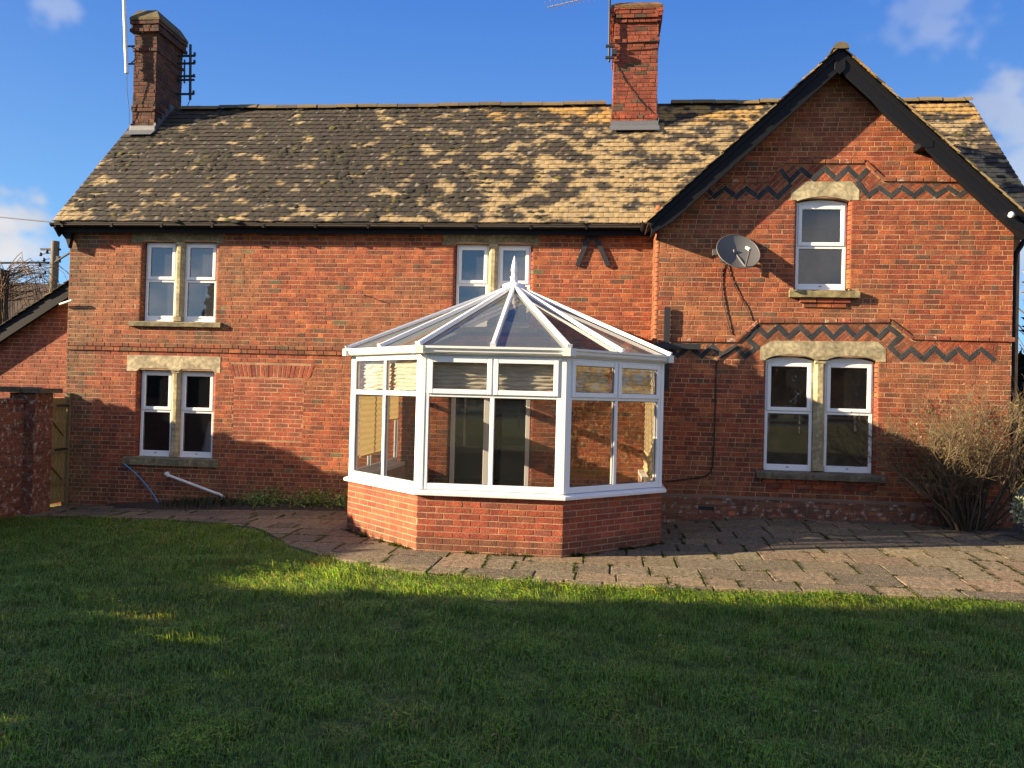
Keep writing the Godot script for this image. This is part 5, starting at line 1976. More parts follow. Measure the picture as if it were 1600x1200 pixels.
func fittings() -> void:
	dish()
	wall_wire("cable", "thin black cable hanging in a bow from the satellite dish to the string course", [[1131, 411], [1127, 425], [1127, 450], [1132, 480], [1142, 522]], 0.007)
	wall_wire("cable", "thin black cable running slantwise from the dish down to the zigzag bricks", [[1135, 411], [1142, 435], [1155, 462], [1166, 480], [1173, 500]], 0.006)
	wall_wire("cable", "long black cable down the wing wall beside the conservatory", [[1153, 540], [1138, 550], [1120, 566], [1118, 620], [1116, 680], [1114, 722], [1108, 740], [1092, 746], [1060, 750], [1040, 752]], 0.011)
	# television aerial on the right-hand chimney
	var a := thing("television_aerial", "television aerial with a long mast strapped to the right-hand red chimney", "aerial")
	a.position = Vector3(0.03, 8.3, -1.82)
	var m := MB.new()
	m.rod(Vector3(0, 0, 0), Vector3(-0.03, 2.6, 0), 0.022, Color.WHITE, 10)
	part("mast", m, M.iron, a)
	var bk := MB.new()
	for y in [0.08, 0.3]:
		bk.box(Vector3(-0.07, y - 0.02, -0.03), Vector3(0.1, y + 0.02, 0.03), Color.WHITE)
	bk.rod(Vector3(0, 0.34, 0.02), Vector3(0.93, 0.38, 0.0), 0.01, Color.WHITE)
	bk.box(Vector3(0.05, 0.12, -0.05), Vector3(0.14, 0.22, 0.06), Color.WHITE)
	part("bracket", bk, M.iron, a)
	var yg := MB.new()
	var p0 := Vector3(-1.18, 1.02, 0.1)
	var p1 := Vector3(0.02, 1.32, 0.0)
	yg.rod(p0, p1, 0.011, Color.WHITE)
	for i in 13:
		var c := p0.lerp(p1, i / 13.0)
		yg.rod(c + Vector3(-0.045, 0.03, 0.16), c + Vector3(0.045, -0.0, -0.16), 0.005, Color.WHITE, 5)
	yg.rod(p1 + Vector3(-0.1, 0.12, 0.0), p1 + Vector3(0.02, -0.1, 0.0), 0.008, Color.WHITE)
	part("yagi", yg, M.galvanised, a)
	var cw := MB.new()
	cw.tube(PackedVector3Array([Vector3(0.07, 0.05, -0.06), Vector3(0.3, -0.33, -0.065), Vector3(0.6, -0.72, -0.065), Vector3(0.9, -1.02, -0.062)]), PackedFloat32Array([0.007, 0.007, 0.007, 0.007]), 6, Color.WHITE)
	part("cable", cw, M.cable, a)
	# white pole on the left-hand chimney
	var p := thing("aerial_pole", "tall white aerial pole fixed to the left-hand sooty chimney", "pole")
	p.position = Vector3(-9.58, 7.9, -1.78)
	var pm := MB.new()
	pm.rod(Vector3(-0.02, 0.3, 0.02), Vector3(-0.2, 2.9, 0.02), 0.036, Color.WHITE, 12)
	part("pole", pm, M.white_plastic, p)
	var cl := MB.new()
	for y in [0.5, 0.86]:
		cl.box(Vector3(-0.1, y - 0.015, -0.02), Vector3(0.12, y + 0.015, 0.0), Color.WHITE)
	cl.tube(PackedVector3Array([Vector3(0.02, 0.86, -0.01), Vector3(0.13, 0.8, -0.02), Vector3(0.14, 0.6, -0.02), Vector3(0.03, 0.5, -0.01)]), PackedFloat32Array([0.012, 0.012, 0.012, 0.012]), 6, Color.WHITE)
	part("clamp", cl, M.iron, p)
	var wr := MB.new()
	wr.tube(PackedVector3Array([Vector3(-0.02, 0.32, 0.02), Vector3(-0.02, 0.0, 0.0), Vector3(0.01, -0.4, -0.05), Vector3(0.0, -0.7, -0.08)]), PackedFloat32Array([0.006, 0.006, 0.006, 0.006]), 5, Color.WHITE)
	part("wire", wr, M.cable, p)
	# iron wire bracket on the chimney's right side
	var b := thing("wire_bracket", "black iron wire bracket standing off the left-hand chimney", "bracket")
	b.position = Vector3(-9.05, 7.9, -2.72)
	var ba := MB.new()
	ba.rod(Vector3(0.3, 0.1, 0.0), Vector3(0.27, 1.27, 0.0), 0.028, Color.WHITE, 8)
	ba.rod(Vector3(0.16, 0.45, 0.0), Vector3(0.15, 0.95, 0.0), 0.018, Color.WHITE, 8)
	for y in [0.22, 0.52, 0.6, 0.87, 1.03]:
		ba.box(Vector3(0.0, y - 0.018, -0.02), Vector3(0.38, y + 0.018, 0.02), Color.WHITE)
	part("arm", ba, M.iron, b)
	for y in [0.25, 0.6, 0.9, 1.06]:
		var ins := MB.new()
		ins.lathe(Vector3(0.37, y - 0.03, 0), PackedVector2Array([Vector2(0.012, 0), Vector2(0.035, 0.02), Vector2(0.02, 0.04), Vector2(0.028, 0.06), Vector2(0.005, 0.08)]), 8, Color.WHITE)
		part("insulator", ins, M.iron, b)
	var w2 := MB.new()
	w2.tube(PackedVector3Array([Vector3(0.3, 0.1, 0), Vector3(0.25, -0.05, 0.02), Vector3(0.12, -0.2, 0.03), Vector3(0.03, -0.3, 0.04)]), PackedFloat32Array([0.008, 0.008, 0.008, 0.008]), 5, Color.WHITE)
	part("wire", w2, M.cable, b)
	# lamp on the barge board
	var l := MB.new()
	l.lathe(Vector3(6.0, 4.80, G + 0.36), PackedVector2Array([Vector2(0.004, -0.045), Vector2(0.03, -0.036), Vector2(0.045, 0.0), Vector2(0.03, 0.036), Vector2(0.004, 0.045)]), 14, Color.WHITE)
	l.rod(Vector3(6.0, 4.80, G + 0.29), Vector3(6.0, 4.80, G + 0.33), 0.02, Color.WHITE)
	tag(part("security_sensor", l, M.white_plastic), "small white round sensor on the foot of the gable's barge board", "sensor")
	# waste pipe and hose by the lower left window
	var wp := MB.new()
	wp.tube(PackedVector3Array([Vector3(-7.52, 0.41, 0.0), Vector3(-7.52, 0.4, 0.09), Vector3(-7.48, 0.385, 0.1), Vector3(-6.5, 0.08, 0.12), Vector3(-6.44, 0.05, 0.12), Vector3(-6.47, -0.01, 0.12), Vector3(-6.53, -0.12, 0.12)]), PackedFloat32Array([0.026, 0.026, 0.024, 0.024, 0.026, 0.024, 0.024]), 10, Color.WHITE)
	wp.rod(Vector3(-7.52, 0.405, 0.05), Vector3(-7.47, 0.38, 0.1), 0.036, Color.WHITE, 10)
	tag(part("waste_pipe", wp, M.old_plastic), "white plastic waste pipe sloping along the wall below the lower left window", "pipe")
	var hs := MB.new()
	var hp := PackedVector3Array([Vector3(-8.3, 0.55, 0.075), Vector3(-8.18, 0.47, 0.085), Vector3(-8.0, 0.33, 0.095), Vector3(-7.83, 0.16, 0.1), Vector3(-7.68, -0.03, 0.1), Vector3(-7.62, -0.14, 0.1)])
	hs.tube(hp, PackedFloat32Array([0.013, 0.013, 0.013, 0.013, 0.013, 0.013]), 8, Color.WHITE)
	tag(part("hose", hs, M.blue_plastic), "blue hose hanging from the corner of the lower left window sill", "hose")
	# a dust sheet over a chair, seen through the lower left window
	var sh := MB.new()
	var rows := []
	for q in [[0.1, 0.34], [0.5, 0.32], [0.75, 0.3], [0.9, 0.27], [1.15, 0.24], [1.3, 0.2], [1.38, 0.1], [1.4, 0.01]]:
		var row := PackedVector3Array()
		for i in 20:
			var an := -TAU * i / 20.0
			var k: float = 1.0 + 0.07 * sin(i * 2.5) * (1.45 - q[0])
			row.append(Vector3(-6.86 + cos(an) * q[1] * 1.1 * k, q[0], -0.62 + sin(an) * q[1] * k))
		rows.append(row)
	sh.surf(rows, Color.WHITE, true)
	tag(part("covered_chair", sh, M.fabric), "chair under a pale dust sheet inside the lower left window", "chair")


# ---------------------------------------------------------------- left: garden wall, gate, outbuilding
func left_side() -> void:
	var w := thing("garden_wall", "low red brick garden wall with white stains at the left edge", "wall")
	# the wall runs towards the camera at x = -9.4; its face looks to +x
	var t := Transform3D(Basis(Vector3.UP, PI / 2), Vector3(-9.38, 0, 8.2))
	var steps := [[5.35, 6.99, 1.6], [2.2, 5.35, 1.36], [0.0, 2.2, 1.28]]      # along local x: 6.99 is by the pier
	var all := MB.new()
	var body := MB.new()
	var count := [0]
	for s in steps:
		body.set_xf(t)
		body.box(Vector3(s[0], -0.6, -0.22), Vector3(s[1], s[2], -0.008), Color.WHITE)
	var b := part("wall", body, M.old_mortar, w)
	for s in steps:
		lay("garden", s[0], s[1], -0.3, s[2], 0.0, [], none_, [], all, func(a, _b2, _y): return a > 5.3 and count[0] < 300 and bump(count), b, "mixed", 0.004, "limed_brick", t)
	stuff(part("brickwork", all, M.limed_brick, b))
	for s in steps:
		var x: float = s[0]
		while x < s[1] - 0.05:
			var nx := minf(x + 0.112, s[1])
			var c := MB.new()
			c.set_xf(t)
			c.cbox(Vector3(x + 0.004, s[2] + 0.004, -0.24), Vector3(nx - 0.004, s[2] + 0.075 + rng.randf_range(-0.004, 0.004), 0.025), 0.006, brick_tone("sooty", x, 0.3))
			part("coping_brick", c, M.limed_brick, w)
			x = nx
	var p := thing("gate_pier", "square brick gate pier with stone slab coping beside the wooden gate", "pier")
	var pb := MB.new()
	pb.box(Vector3(-9.64, -0.5, 0.758), Vector3(-9.208, 1.77, 1.202), Color.WHITE)
	var core := part("core", pb, M.old_mortar, p)
	var pall := MB.new()
	for f in [[Transform3D(Basis(Vector3.UP, PI / 2), Vector3(-9.2, 0, 1.21)), 0.46, true], [Transform3D(Basis(), Vector3(-9.65, 0, 1.21)), 0.45, false], [Transform3D(Basis(Vector3.UP, PI), Vector3(-9.2, 0, 0.75)), 0.45, false], [Transform3D(Basis(Vector3.UP, -PI / 2), Vector3(-9.65, 0, 0.75)), 0.46, false]]:
		lay("garden", 0.0, f[1], -0.4, 1.77, 0.0, [], none_, [], pall, func(_a, _b2, _y): return f[2], core, "mixed", 0.003, "limed_brick", f[0])
	stuff(part("brickwork", pall, M.limed_brick, core))
	for q in [[Vector3(-9.98, 1.775, 0.72), Vector3(-9.42, 1.865, 1.3)], [Vector3(-9.415, 1.772, 0.7), Vector3(-9.07, 1.85, 1.27)]]:
		var cp := MB.new()
		cp.set_xf(Transform3D(Basis(Vector3.RIGHT, -PI / 2), Vector3(0, q[0].y, 0)))
		var o := PackedVector2Array([Vector2(q[0].x, -q[1].z + 0.01), Vector2(q[1].x - 0.01, -q[1].z), Vector2(q[1].x, -q[0].z), Vector2(q[0].x + 0.015, -q[0].z)])
		cp.extrude(o, 0.0, q[1].y - q[0].y, lin(120, 108, 86), 0.008)
		part("coping_slab", cp, M.stone, p)
	# gate between pier and house corner
	var g := thing("garden_gate", "narrow wooden plank gate between the brick pier and the house corner", "gate")
	var yb := -0.16
	var z := 0.06
	while z < 0.70:
		var nz2 := minf(z + 0.105, 0.72)
		var pk := MB.new()
		pk.set_xf(Transform3D(Basis(Vector3.UP, PI / 2), Vector3(-9.42, 0, 0)))
		pk.cbox(Vector3(-nz2 + 0.003, yb, -0.02), Vector3(-z - 0.003, 1.68, 0.0), 0.004, vary(lin(150, 132, 82), 0.1))
		part("plank", pk, M.timber, g)
		z = nz2
	for q in [[0.16, 0.15, 0.24], [0.72, 0.72, 0.82], [1.5, 1.5, 1.6]]:
		var rl := MB.new()
		rl.box(Vector3(-9.4195, q[0], 0.07), Vector3(-9.385, q[2], 0.71), vary(lin(142, 122, 76), 0.06))
		part("rail", rl, M.timber, g)
	for q in [[0.25, 0.72, 0.76], [0.24, 1.5, 0.82]]:
		var bc := MB.new()
		bc.bar(Vector3(-9.40, q[1] - 0.46, 0.13), Vector3(-9.40, q[1] - 0.02, 0.66), Vector3.RIGHT, 0.075, 0.03, lin(150, 128, 80))
		part("brace", bc, M.timber, g)
	var pt := MB.new()
	pt.box(Vector3(-9.47, yb - 0.1, 0.012), Vector3(-9.375, 1.78, 0.055), lin(140, 122, 84))
	part("gate_post", pt, M.timber, g)
	var hg := MB.new()
	for y in [0.78, 1.55]:
		hg.box(Vector3(-9.384, y - 0.02, 0.06), Vector3(-9.379, y + 0.02, 0.4), Color.WHITE)
	hg.box(Vector3(-9.43, 0.04, 0.6), Vector3(-9.37, 0.1, 0.73), Color.WHITE)
	part("hinge", hg, M.iron, g)
	# outbuilding with a lean-to roof
	var o := thing("outbuilding", "low brick outbuilding with a sloping tiled roof beside the house's left corner", "outbuilding")
	var zf := -0.32
	var rise := func(x: float) -> float: return 3.72 + (x + 9.7) * 0.64
	var ob := MB.new()
	ob.extrude(PackedVector2Array([Vector2(-13.2, -0.5), Vector2(-9.51, -0.5), Vector2(-9.51, rise.call(-9.51) - 0.15), Vector2(-13.2, rise.call(-13.2) - 0.15)]), zf - 3.5, zf - 0.0035, Color.WHITE)
	var ow := part("wall", ob, M.mortar, o)
	var oall := MB.new()
	var n := [0]
	lay("outbuilding", -13.2, -9.51, -0.3, 3.9, zf, [], func(x): return rise.call(x) - 0.12, [], oall, func(a, _b2, y): return a > -11.4 and y > 1.5 and n[0] < 300 and bump(n), ow, "mixed", 0.0018)
	stuff(part("brickwork", oall, M.brick, ow))
	var bb := MB.new()
	bb.extrude(PackedVector2Array([Vector2(-13.5, rise.call(-13.5) - 0.28), Vector2(-9.51, rise.call(-9.51) - 0.28), Vector2(-9.51, rise.call(-9.51) - 0.03), Vector2(-13.5, rise.call(-13.5) - 0.03)]), zf + 0.14, zf + 0.17, Color.WHITE, 0.004)
	part("barge_board", bb, M.black_paint, o)
	var so := MB.new()
	so.extrude(PackedVector2Array([Vector2(-13.5, rise.call(-13.5) - 0.22), Vector2(-9.51, rise.call(-9.51) - 0.22), Vector2(-9.51, rise.call(-9.51) - 0.19), Vector2(-13.5, rise.call(-13.5) - 0.19)]), zf + 0.001, zf + 0.139, Color.WHITE)
	part("soffit", so, M.black_paint, o)
	var rm := MB.new()
	rm.extrude(PackedVector2Array([Vector2(-13.5, rise.call(-13.5) - 0.03), Vector2(-9.51, rise.call(-9.51) - 0.03), Vector2(-9.51, rise.call(-9.51) + 0.0), Vector2(-13.5, rise.call(-13.5) + 0.0)]), zf - 3.6, zf + 0.15, lin(60, 52, 44))
	var rf := part("roof", rm, M.tile, o)
	var uv := Vector3(1, 0.64, 0).normalized()
	var ux := Vector3(0, 0, 1)
	var fx := Transform3D(Basis(ux, uv, ux.cross(uv)), Vector3(-13.5, rise.call(-13.5), 0))
	var rest := MB.new()
	for r in 31:
		var v := r * 0.1515
		for k in 16:
			var zh := zf + 0.2 - k * 0.168 - (0.08 if r % 2 and k > 0 else 0.0)
			var zl := zf + 0.2 - (k + 1) * 0.168 - (0.08 if r % 2 else 0.0)
			var one := MB.new() if k == 0 else rest
			one.set_xf(fx)
			roof_tile(one, zl + 0.002, zh - 0.002 + (rng.randf_range(-0.01, 0.02) if k == 0 else 0.0), v, 0.19, 4.9, rng.randf_range(-0.004, 0.01), 0.05, -7.0 + r * 0.1, 0.4)
			if k == 0:
				part("verge_tile", one, M.tile, rf)
	stuff(part("roof_tiles", rest, M.tile, rf))

func bump(c: Array) -> bool:
	c[0] += 1
	return true


# ---------------------------------------------------------------- plants
# a twig that forks; appends tubes to mb
func twig(mb: MB, p: Vector3, d: Vector3, len_: float, r: float, depth: int, spread: float, up: float, col: Color, bend := 0.25) -> void:
	var n := 3
	var pts := PackedVector3Array([p])
	var rr := PackedFloat32Array([r])
	for i in n:
		d = (d + Vector3(rng.randf_range(-1, 1), rng.randf_range(-1, 1) + up, rng.randf_range(-1, 1)) * bend).normalized()
		p += d * len_ / n
		pts.append(p)
		rr.append(lerpf(r, r * 0.62, float(i + 1) / n))
	mb.tube(pts, rr, 4 if r > 0.01 else 3, vary(col, 0.2), false)
	if depth <= 0:
		return
	var kids := 2 + (1 if rng.randf() < 0.55 else 0)
	for k in kids:
		var t := 1.0 if k == 0 else rng.randf_range(0.35, 1.0)
		var at := pts[int(t * n)]
		var nd := (d + Vector3(rng.randf_range(-1, 1), rng.randf_range(-0.6, 1) , rng.randf_range(-1, 1)) * spread).normalized()
		twig(mb, at, nd, len_ * rng.randf_range(0.62, 0.9), r * 0.62, depth - 1, spread, up, col, bend)

func leaf_mesh(l: float, w: float, col: Color, folds := 0.2) -> MB:
	var mb := MB.new()
	var a := Vector3.ZERO
	var tip := Vector3(0, l * folds * -0.5, l)
	var m1 := Vector3(-w, l * folds, l * 0.5)
	var m2 := Vector3(w, l * folds, l * 0.5)
	mb.tri(a, tip, m1, col)
	mb.tri(a, m2, tip, col)
	return mb

func rand_basis(s: float) -> Basis:
	return Basis(Quaternion.from_euler(Vector3(rng.randf() * TAU, rng.randf() * TAU, rng.randf() * TAU))).scaled(Vector3.ONE * s)

func bare_bush() -> void:
	var b := thing("bare_bush", "large bare twiggy bush against the right end of the gabled wing", "bush")
	b.position = Vector3(5.42, gy(5.4, 0.98), 1.0)
	var st := MB.new()
	var tw := MB.new()
	for i in 62:
		var a := rng.randf() * TAU
		var r := rng.randf_range(0.02, 0.3)
		var out := rng.randf_range(0.1, 0.95)
		var p := Vector3(cos(a) * r, -0.05, sin(a) * r * 0.7)
		var d := Vector3(cos(a) * out - 0.06, 1.0, sin(a) * out * 0.55 + 0.05).normalized()
		var col: Color = pick([lin(70, 60, 46), lin(62, 54, 43), lin(82, 70, 53), lin(56, 49, 40)])
		var len_ := rng.randf_range(0.6, 1.0)
		var pts := PackedVector3Array([p])
		var rr := PackedFloat32Array([0.014])
		for k in 4:
			d = (d + Vector3(rng.randf_range(-1, 1), rng.randf_range(-0.5, 0.6), rng.randf_range(-1, 1)) * 0.24).normalized()
			p += d * len_ * 0.4
			pts.append(p)
			rr.append(0.014 - 0.002 * k)
			if k >= 1:
				for q in 2:
					var nd := (d + Vector3(rng.randf_range(-1, 1), rng.randf_range(-0.3, 0.8), rng.randf_range(-1, 1)) * 0.75).normalized()
					twig(tw, p, nd, rng.randf_range(0.2, 0.38), 0.0058, 3 if k > 2 else 2, 0.85, 0.1, col.lerp(lin(128, 112, 80), 0.45), 0.4)
		st.tube(pts, rr, 5, col, false)
		twig(tw, p, d, 0.34, 0.007, 3, 0.55, 0.25, col.lerp(lin(136, 118, 86), 0.5), 0.4)
	part("stem", st, M.bark, b)
	part("twigs", tw, M.bark, b)
	# dead seed heads and last leaves
	var lf := leaf_mesh(0.05, 0.012, Color.WHITE).mesh(M.leaf)
	var where := []
	var cols := PackedColorArray()
	for i in 900:
		var k: Vector3 = tw.v[rng.randi() % tw.v.size()]
		where.append(Transform3D(rand_basis(rng.randf_range(0.5, 1.1)), k))
		cols.append(vary(pick([lin(120, 98, 62), lin(96, 88, 60), lin(140, 118, 80)]), 0.2))
	many("dead_leaves", lf, where, cols, b)

func leafy(called: String, label: String, category: String, at: Vector3, size: Vector3, leaves: int, lm: MB, cols_: Array, group := "", trunk := 0.0) -> Node3D:
	var o := thing(called, label, category, group)
	o.position = at
	var st := MB.new()
	if trunk > 0.0:
		st.tube(PackedVector3Array([Vector3(0, -0.2, 0), Vector3(0.05, size.y * 0.4, 0), Vector3(0, size.y * 0.85, 0.05)]), PackedFloat32Array([trunk, trunk * 0.75, trunk * 0.25]), 8, lin(84, 72, 58))
	for i in 14:
		var a := rng.randf() * TAU
		twig(st, Vector3(0, size.y * rng.randf_range(0.0, 0.4), 0), Vector3(cos(a) * size.x, size.y * 0.8, sin(a) * size.z).normalized(), size.y * 0.3, 0.012 + trunk * 0.15, 2, 0.5, 0.1, lin(88, 74, 58))
	part("stems", st, M.bark, o)
	var mesh := lm.mesh(M.leaf)
	var where := []
	var cols := PackedColorArray()
	var lobes := []
	for i in 16:
		var a := rng.randf() * TAU
		var h := rng.randf_range(0.15, 0.9)
		var r := rng.randf_range(0.2, 0.75) * (1.0 - 0.5 * maxf(0.0, h - 0.45))
		lobes.append([Vector3(cos(a) * r * size.x, h * size.y, sin(a) * r * size.z), rng.randf_range(0.26, 0.42)])
	for i in leaves:
		var lb: Array = lobes[rng.randi() % lobes.size()]
		var d := Vector3(rng.randfn(), rng.randfn(), rng.randfn()).normalized() * pow(rng.randf(), 0.4)
		var p: Vector3 = lb[0] + d * lb[1] * size * Vector3(1, 0.55, 1)
		if p.y < 0.02:
			continue
		where.append(Transform3D(rand_basis(rng.randf_range(0.6, 1.3)), p))
		cols.append(vary(pick(cols_), 0.22))
	many("leaves", mesh, where, cols, o)
	return o

func plants() -> void:
	bare_bush()
	leafy("variegated_shrub", "small grey-green variegated shrub at the right edge by the patio", "shrub", Vector3(6.1, gy(6.1, 1.6), 1.6), Vector3(0.42, 0.62, 0.36), 1500, leaf_mesh(0.06, 0.022, Color.WHITE), [lin(150, 154, 128), lin(110, 122, 92), lin(178, 178, 150), lin(92, 106, 78)])
	# dark conifers and a golden tree beyond the right corner
	leafy("conifer", "dark green conifer beyond the right corner of the house", "tree", Vector3(9.2, 0, -3.2), Vector3(1.45, 4.3, 1.4), 26000, leaf_mesh(0.24, 0.05, Color.WHITE), [lin(34, 44, 30), lin(28, 38, 26), lin(42, 52, 34)], "", 0.14)
	leafy("autumn_tree", "golden brown tree standing beyond the dark conifer on the right", "tree", Vector3(13.4, 0, -10.0), Vector3(2.6, 7.2, 2.6), 22000, leaf_mesh(0.12, 0.03, Color.WHITE), [lin(176, 138, 80), lin(150, 116, 68), lin(190, 154, 96), lin(128, 106, 66)], "", 0.2)
	# weeds along the foot of the main wall
	var greens := [lin(86, 112, 42), lin(102, 126, 48), lin(74, 96, 40), lin(128, 130, 70)]
	var bed := MB.new()
	bed.surf([
		PackedVector3Array([Vector3(-8.6, -0.24, 0.3), Vector3(-7.3, -0.17, 0.64), Vector3(-5.0, -0.05, 0.76), Vector3(-3.55, 0.0, 0.92)]),
		PackedVector3Array([Vector3(-8.6, -0.19, 0.15), Vector3(-7.3, -0.09, 0.32), Vector3(-5.0, 0.02, 0.38), Vector3(-3.55, 0.05, 0.4)]),
		PackedVector3Array([Vector3(-8.6, -0.17, -0.02), Vector3(-7.3, -0.06, -0.02), Vector3(-5.0, 0.05, -0.02), Vector3(-3.55, 0.07, -0.02)])], Color.WHITE)
	struct("flower_bed", bed, M.earth, "narrow bed of dark earth along the foot of the main wall")
	var names := [["grassy_weeds", "tuft of long dark grass below the lower left window, by the white pipe"], ["grassy_weeds", "tuft of grass between the white pipe's foot and the blocked-up opening"], ["leafy_weed", "low leafy weeds below the middle of the blocked-up opening"], ["leafy_weed", "dark leafy weeds midway along the bed, right of the blocked-up opening"], ["leafy_weed", "bright green leafy weed beside the conservatory's left corner"]]
	var spots := [Vector3(-7.0, -0.1, 0.3), Vector3(-6.3, -0.07, 0.35), Vector3(-5.6, -0.03, 0.32), Vector3(-4.75, 0.0, 0.4), Vector3(-3.95, 0.03, 0.5)]
	var long := clump(60, 0.28, 0.3, 0.006, 0.7, greens).mesh(M.grass)
	for i in 5:
		var o := thing(names[i][0], names[i][1], "weeds", "weeds along the main wall")
		o.position = spots[i]
		if i < 2:
			var where := []
			for k in 4:
				where.append(Transform3D(Basis(Vector3.UP, rng.randf() * TAU).scaled(Vector3(1, rng.randf_range(0.6, 1.0), 0.6)), Vector3(rng.randf_range(-0.25, 0.25), -0.03, rng.randf_range(-0.1, 0.1))))
			many("blades", long, where, PackedColorArray(), o)
		else:
			var where := []
			var cols := PackedColorArray()
			for k in 700:
				var p := Vector3(rng.randfn() * 0.22, absf(rng.randfn()) * 0.11, rng.randfn() * 0.12)
				where.append(Transform3D(rand_basis(rng.randf_range(0.5, 1.2)), p))
				cols.append(vary(pick(greens), 0.25) * (1.5 if i == 4 else 1.0))
			many("leaves", leaf_mesh(0.055, 0.016, Color.WHITE).mesh(M.leaf), where, cols, o)
	# the weeping tree and the buildings and wires beyond on the left
	var wt := thing("weeping_tree", "bare weeping tree with hanging shoots behind the outbuilding on the left", "tree")
	wt.position = Vector3(-16.9, 0, -8.0)
	var tr := MB.new()
	tr.tube(PackedVector3Array([Vector3(0, -0.2, 0), Vector3(0.05, 2.2, 0), Vector3(-0.05, 4.2, 0.05), Vector3(0.0, 5.1, 0)]), PackedFloat32Array([0.22, 0.19, 0.2, 0.14]), 10, lin(62, 52, 42))
	part("trunk", tr, M.bark, wt)
	var cr := MB.new()
	for i in 150:
		var a := rng.randf() * TAU
		var r := rng.randf_range(0.05, 0.25)
		var p := Vector3(cos(a) * r, rng.randf_range(4.2, 5.2), sin(a) * r)
		var reach := rng.randf_range(0.7, 2.3)
		var up := rng.randf_range(0.05, 0.6)
		var drop := rng.randf_range(0.6, 4.0)
		var dir := Vector3(cos(a), 0, sin(a))
		var pts := PackedVector3Array()
		var rr := PackedFloat32Array()
		for k in 8:
			var t := k / 7.0
			pts.append(p + dir * reach * sqrt(t) + Vector3(rng.randf_range(-0.05, 0.05), up * sin(PI * minf(1.0, t * 1.6)) - drop * t * t * t, rng.randf_range(-0.05, 0.05)))
			rr.append(lerpf(0.012, 0.003, t))
		cr.tube(pts, rr, 3, vary(pick([lin(112, 88, 64), lin(94, 76, 58), lin(128, 102, 72), lin(78, 64, 52)]), 0.15), false)
	part("crown", cr, M.bark, wt)
	var fb := thing("far_building", "long dark tiled roof of a building far behind the weeping tree", "building")
	var fm := MB.new()
	fm.box(Vector3(-48, -0.5, -28), Vector3(-19, 3.2, -20.2), lin(130, 84, 66))
	part("wall", fm, M.brick, fb)
	var fr := MB.new()
	fr.set_xf(Transform3D(Basis(Vector3.UP, PI / 2), Vector3(-48.3, 0, 0)))
	fr.extrude(PackedVector2Array([Vector2(19.6, 3.0), Vector2(28.5, 3.0), Vector2(24.0, 6.75)]), 0.0, 29.6, lin(64, 52, 46))
	var rf := part("roof", fr, M.tile, fb)
	var fq := MB.new()
	var uv := Vector3(0, 3.75, -4.4).normalized()
	fq.set_xf(Transform3D(Basis(Vector3.RIGHT, uv, Vector3.RIGHT.cross(uv)), Vector3(0, 3.0, -19.6)))
	for r in 18:
		var x := -48.0
		while x < -19.0:
			fq.cbox(Vector3(x, r * 0.31, 0.0), Vector3(x + 0.58, r * 0.31 + 0.33, 0.035 + rng.randf() * 0.014), 0.008, vary(lin(70, 56, 48), 0.2))
			x += 0.6
	stuff(part("roof_tiles", fq, M.tile, rf))
	var po := thing("telegraph_pole", "wooden telegraph pole with black insulators behind the outbuilding", "pole")
	po.position = Vector3(-18.2, 0, -12)
	var pm := MB.new()
	pm.tube(PackedVector3Array([Vector3(0, -0.3, 0), Vector3(0, 3, 0), Vector3(0.02, 6.66, 0)]), PackedFloat32Array([0.16, 0.145, 0.125]), 12, lin(110, 98, 80))
	part("pole", pm, M.bark, po)
	for q in [[-0.2, 6.3], [-0.42, 6.2], [-0.3, 6.02], [-0.45, 5.85], [-0.25, 5.6], [-0.4, 5.45]]:
		var im := MB.new()
		im.lathe(Vector3(q[0], q[1], 0.1), PackedVector2Array([Vector2(0.02, -0.06), Vector2(0.06, -0.03), Vector2(0.035, 0.0), Vector2(0.055, 0.03), Vector2(0.01, 0.07)]), 8, Color.WHITE)
		im.rod(Vector3(q[0], q[1], 0.1), Vector3(-0.1, q[1] + 0.04, 0.1), 0.014, Color.WHITE, 5)
		part("insulator", im, M.iron, po)
	var am := MB.new()
	am.box(Vector3(-0.5, 6.36, -0.05), Vector3(0.2, 6.42, 0.03), Color.WHITE)
	am.box(Vector3(0.12, 5.95, -0.03), Vector3(0.22, 6.15, 0.1), Color.WHITE)
	part("crossarm", am, M.iron, po)
	for q in [["overhead_wire", "thick overhead wire from the telegraph pole to the left", [Vector3(-26, 5.6, -10), Vector3(-22, 5.72, -11), Vector3(-18.3, 5.93, -11.9)], 0.034],
		["overhead_wire", "thick overhead wire from the telegraph pole to the house", [Vector3(-18.1, 5.95, -11.9), Vector3(-15.5, 5.85, -9), Vector3(-12.6, 5.75, -6)], 0.034],
		["overhead_wire", "thin service wire crossing the sky to the house's left eaves", [Vector3(-22, 8.0, -9), Vector3(-15.6, 6.05, -5), Vector3(-9.65, 4.9, -0.6)], 0.012],
		["overhead_wire", "thin stay wire slanting from the telegraph pole down to the right", [Vector3(-18.05, 5.3, -11.95), Vector3(-17.0, 4.2, -11.3), Vector3(-16.0, 3.1, -10.6)], 0.012]]:
		var wm := MB.new()
		var rr := PackedFloat32Array()
		for i in q[2].size():
			rr.append(q[3])
		wm.tube(PackedVector3Array(q[2]), rr, 5, Color.WHITE)
		tag(part(q[0], wm, M.cable), q[1], "wire", "overhead wires on the left")
	# what stands behind and beside the camera: it shades the lawn and shows in the glass
	var hd := [lin(44, 58, 30), lin(36, 48, 26), lin(54, 66, 34), lin(62, 70, 38)]
	var hedge := thing("hedge", "unseen evergreen hedge added beyond the garden wall to shade the lawn, tallest towards the camera", "hedge")  # added out of view as a shadow caster, its top shaped to the shade edges
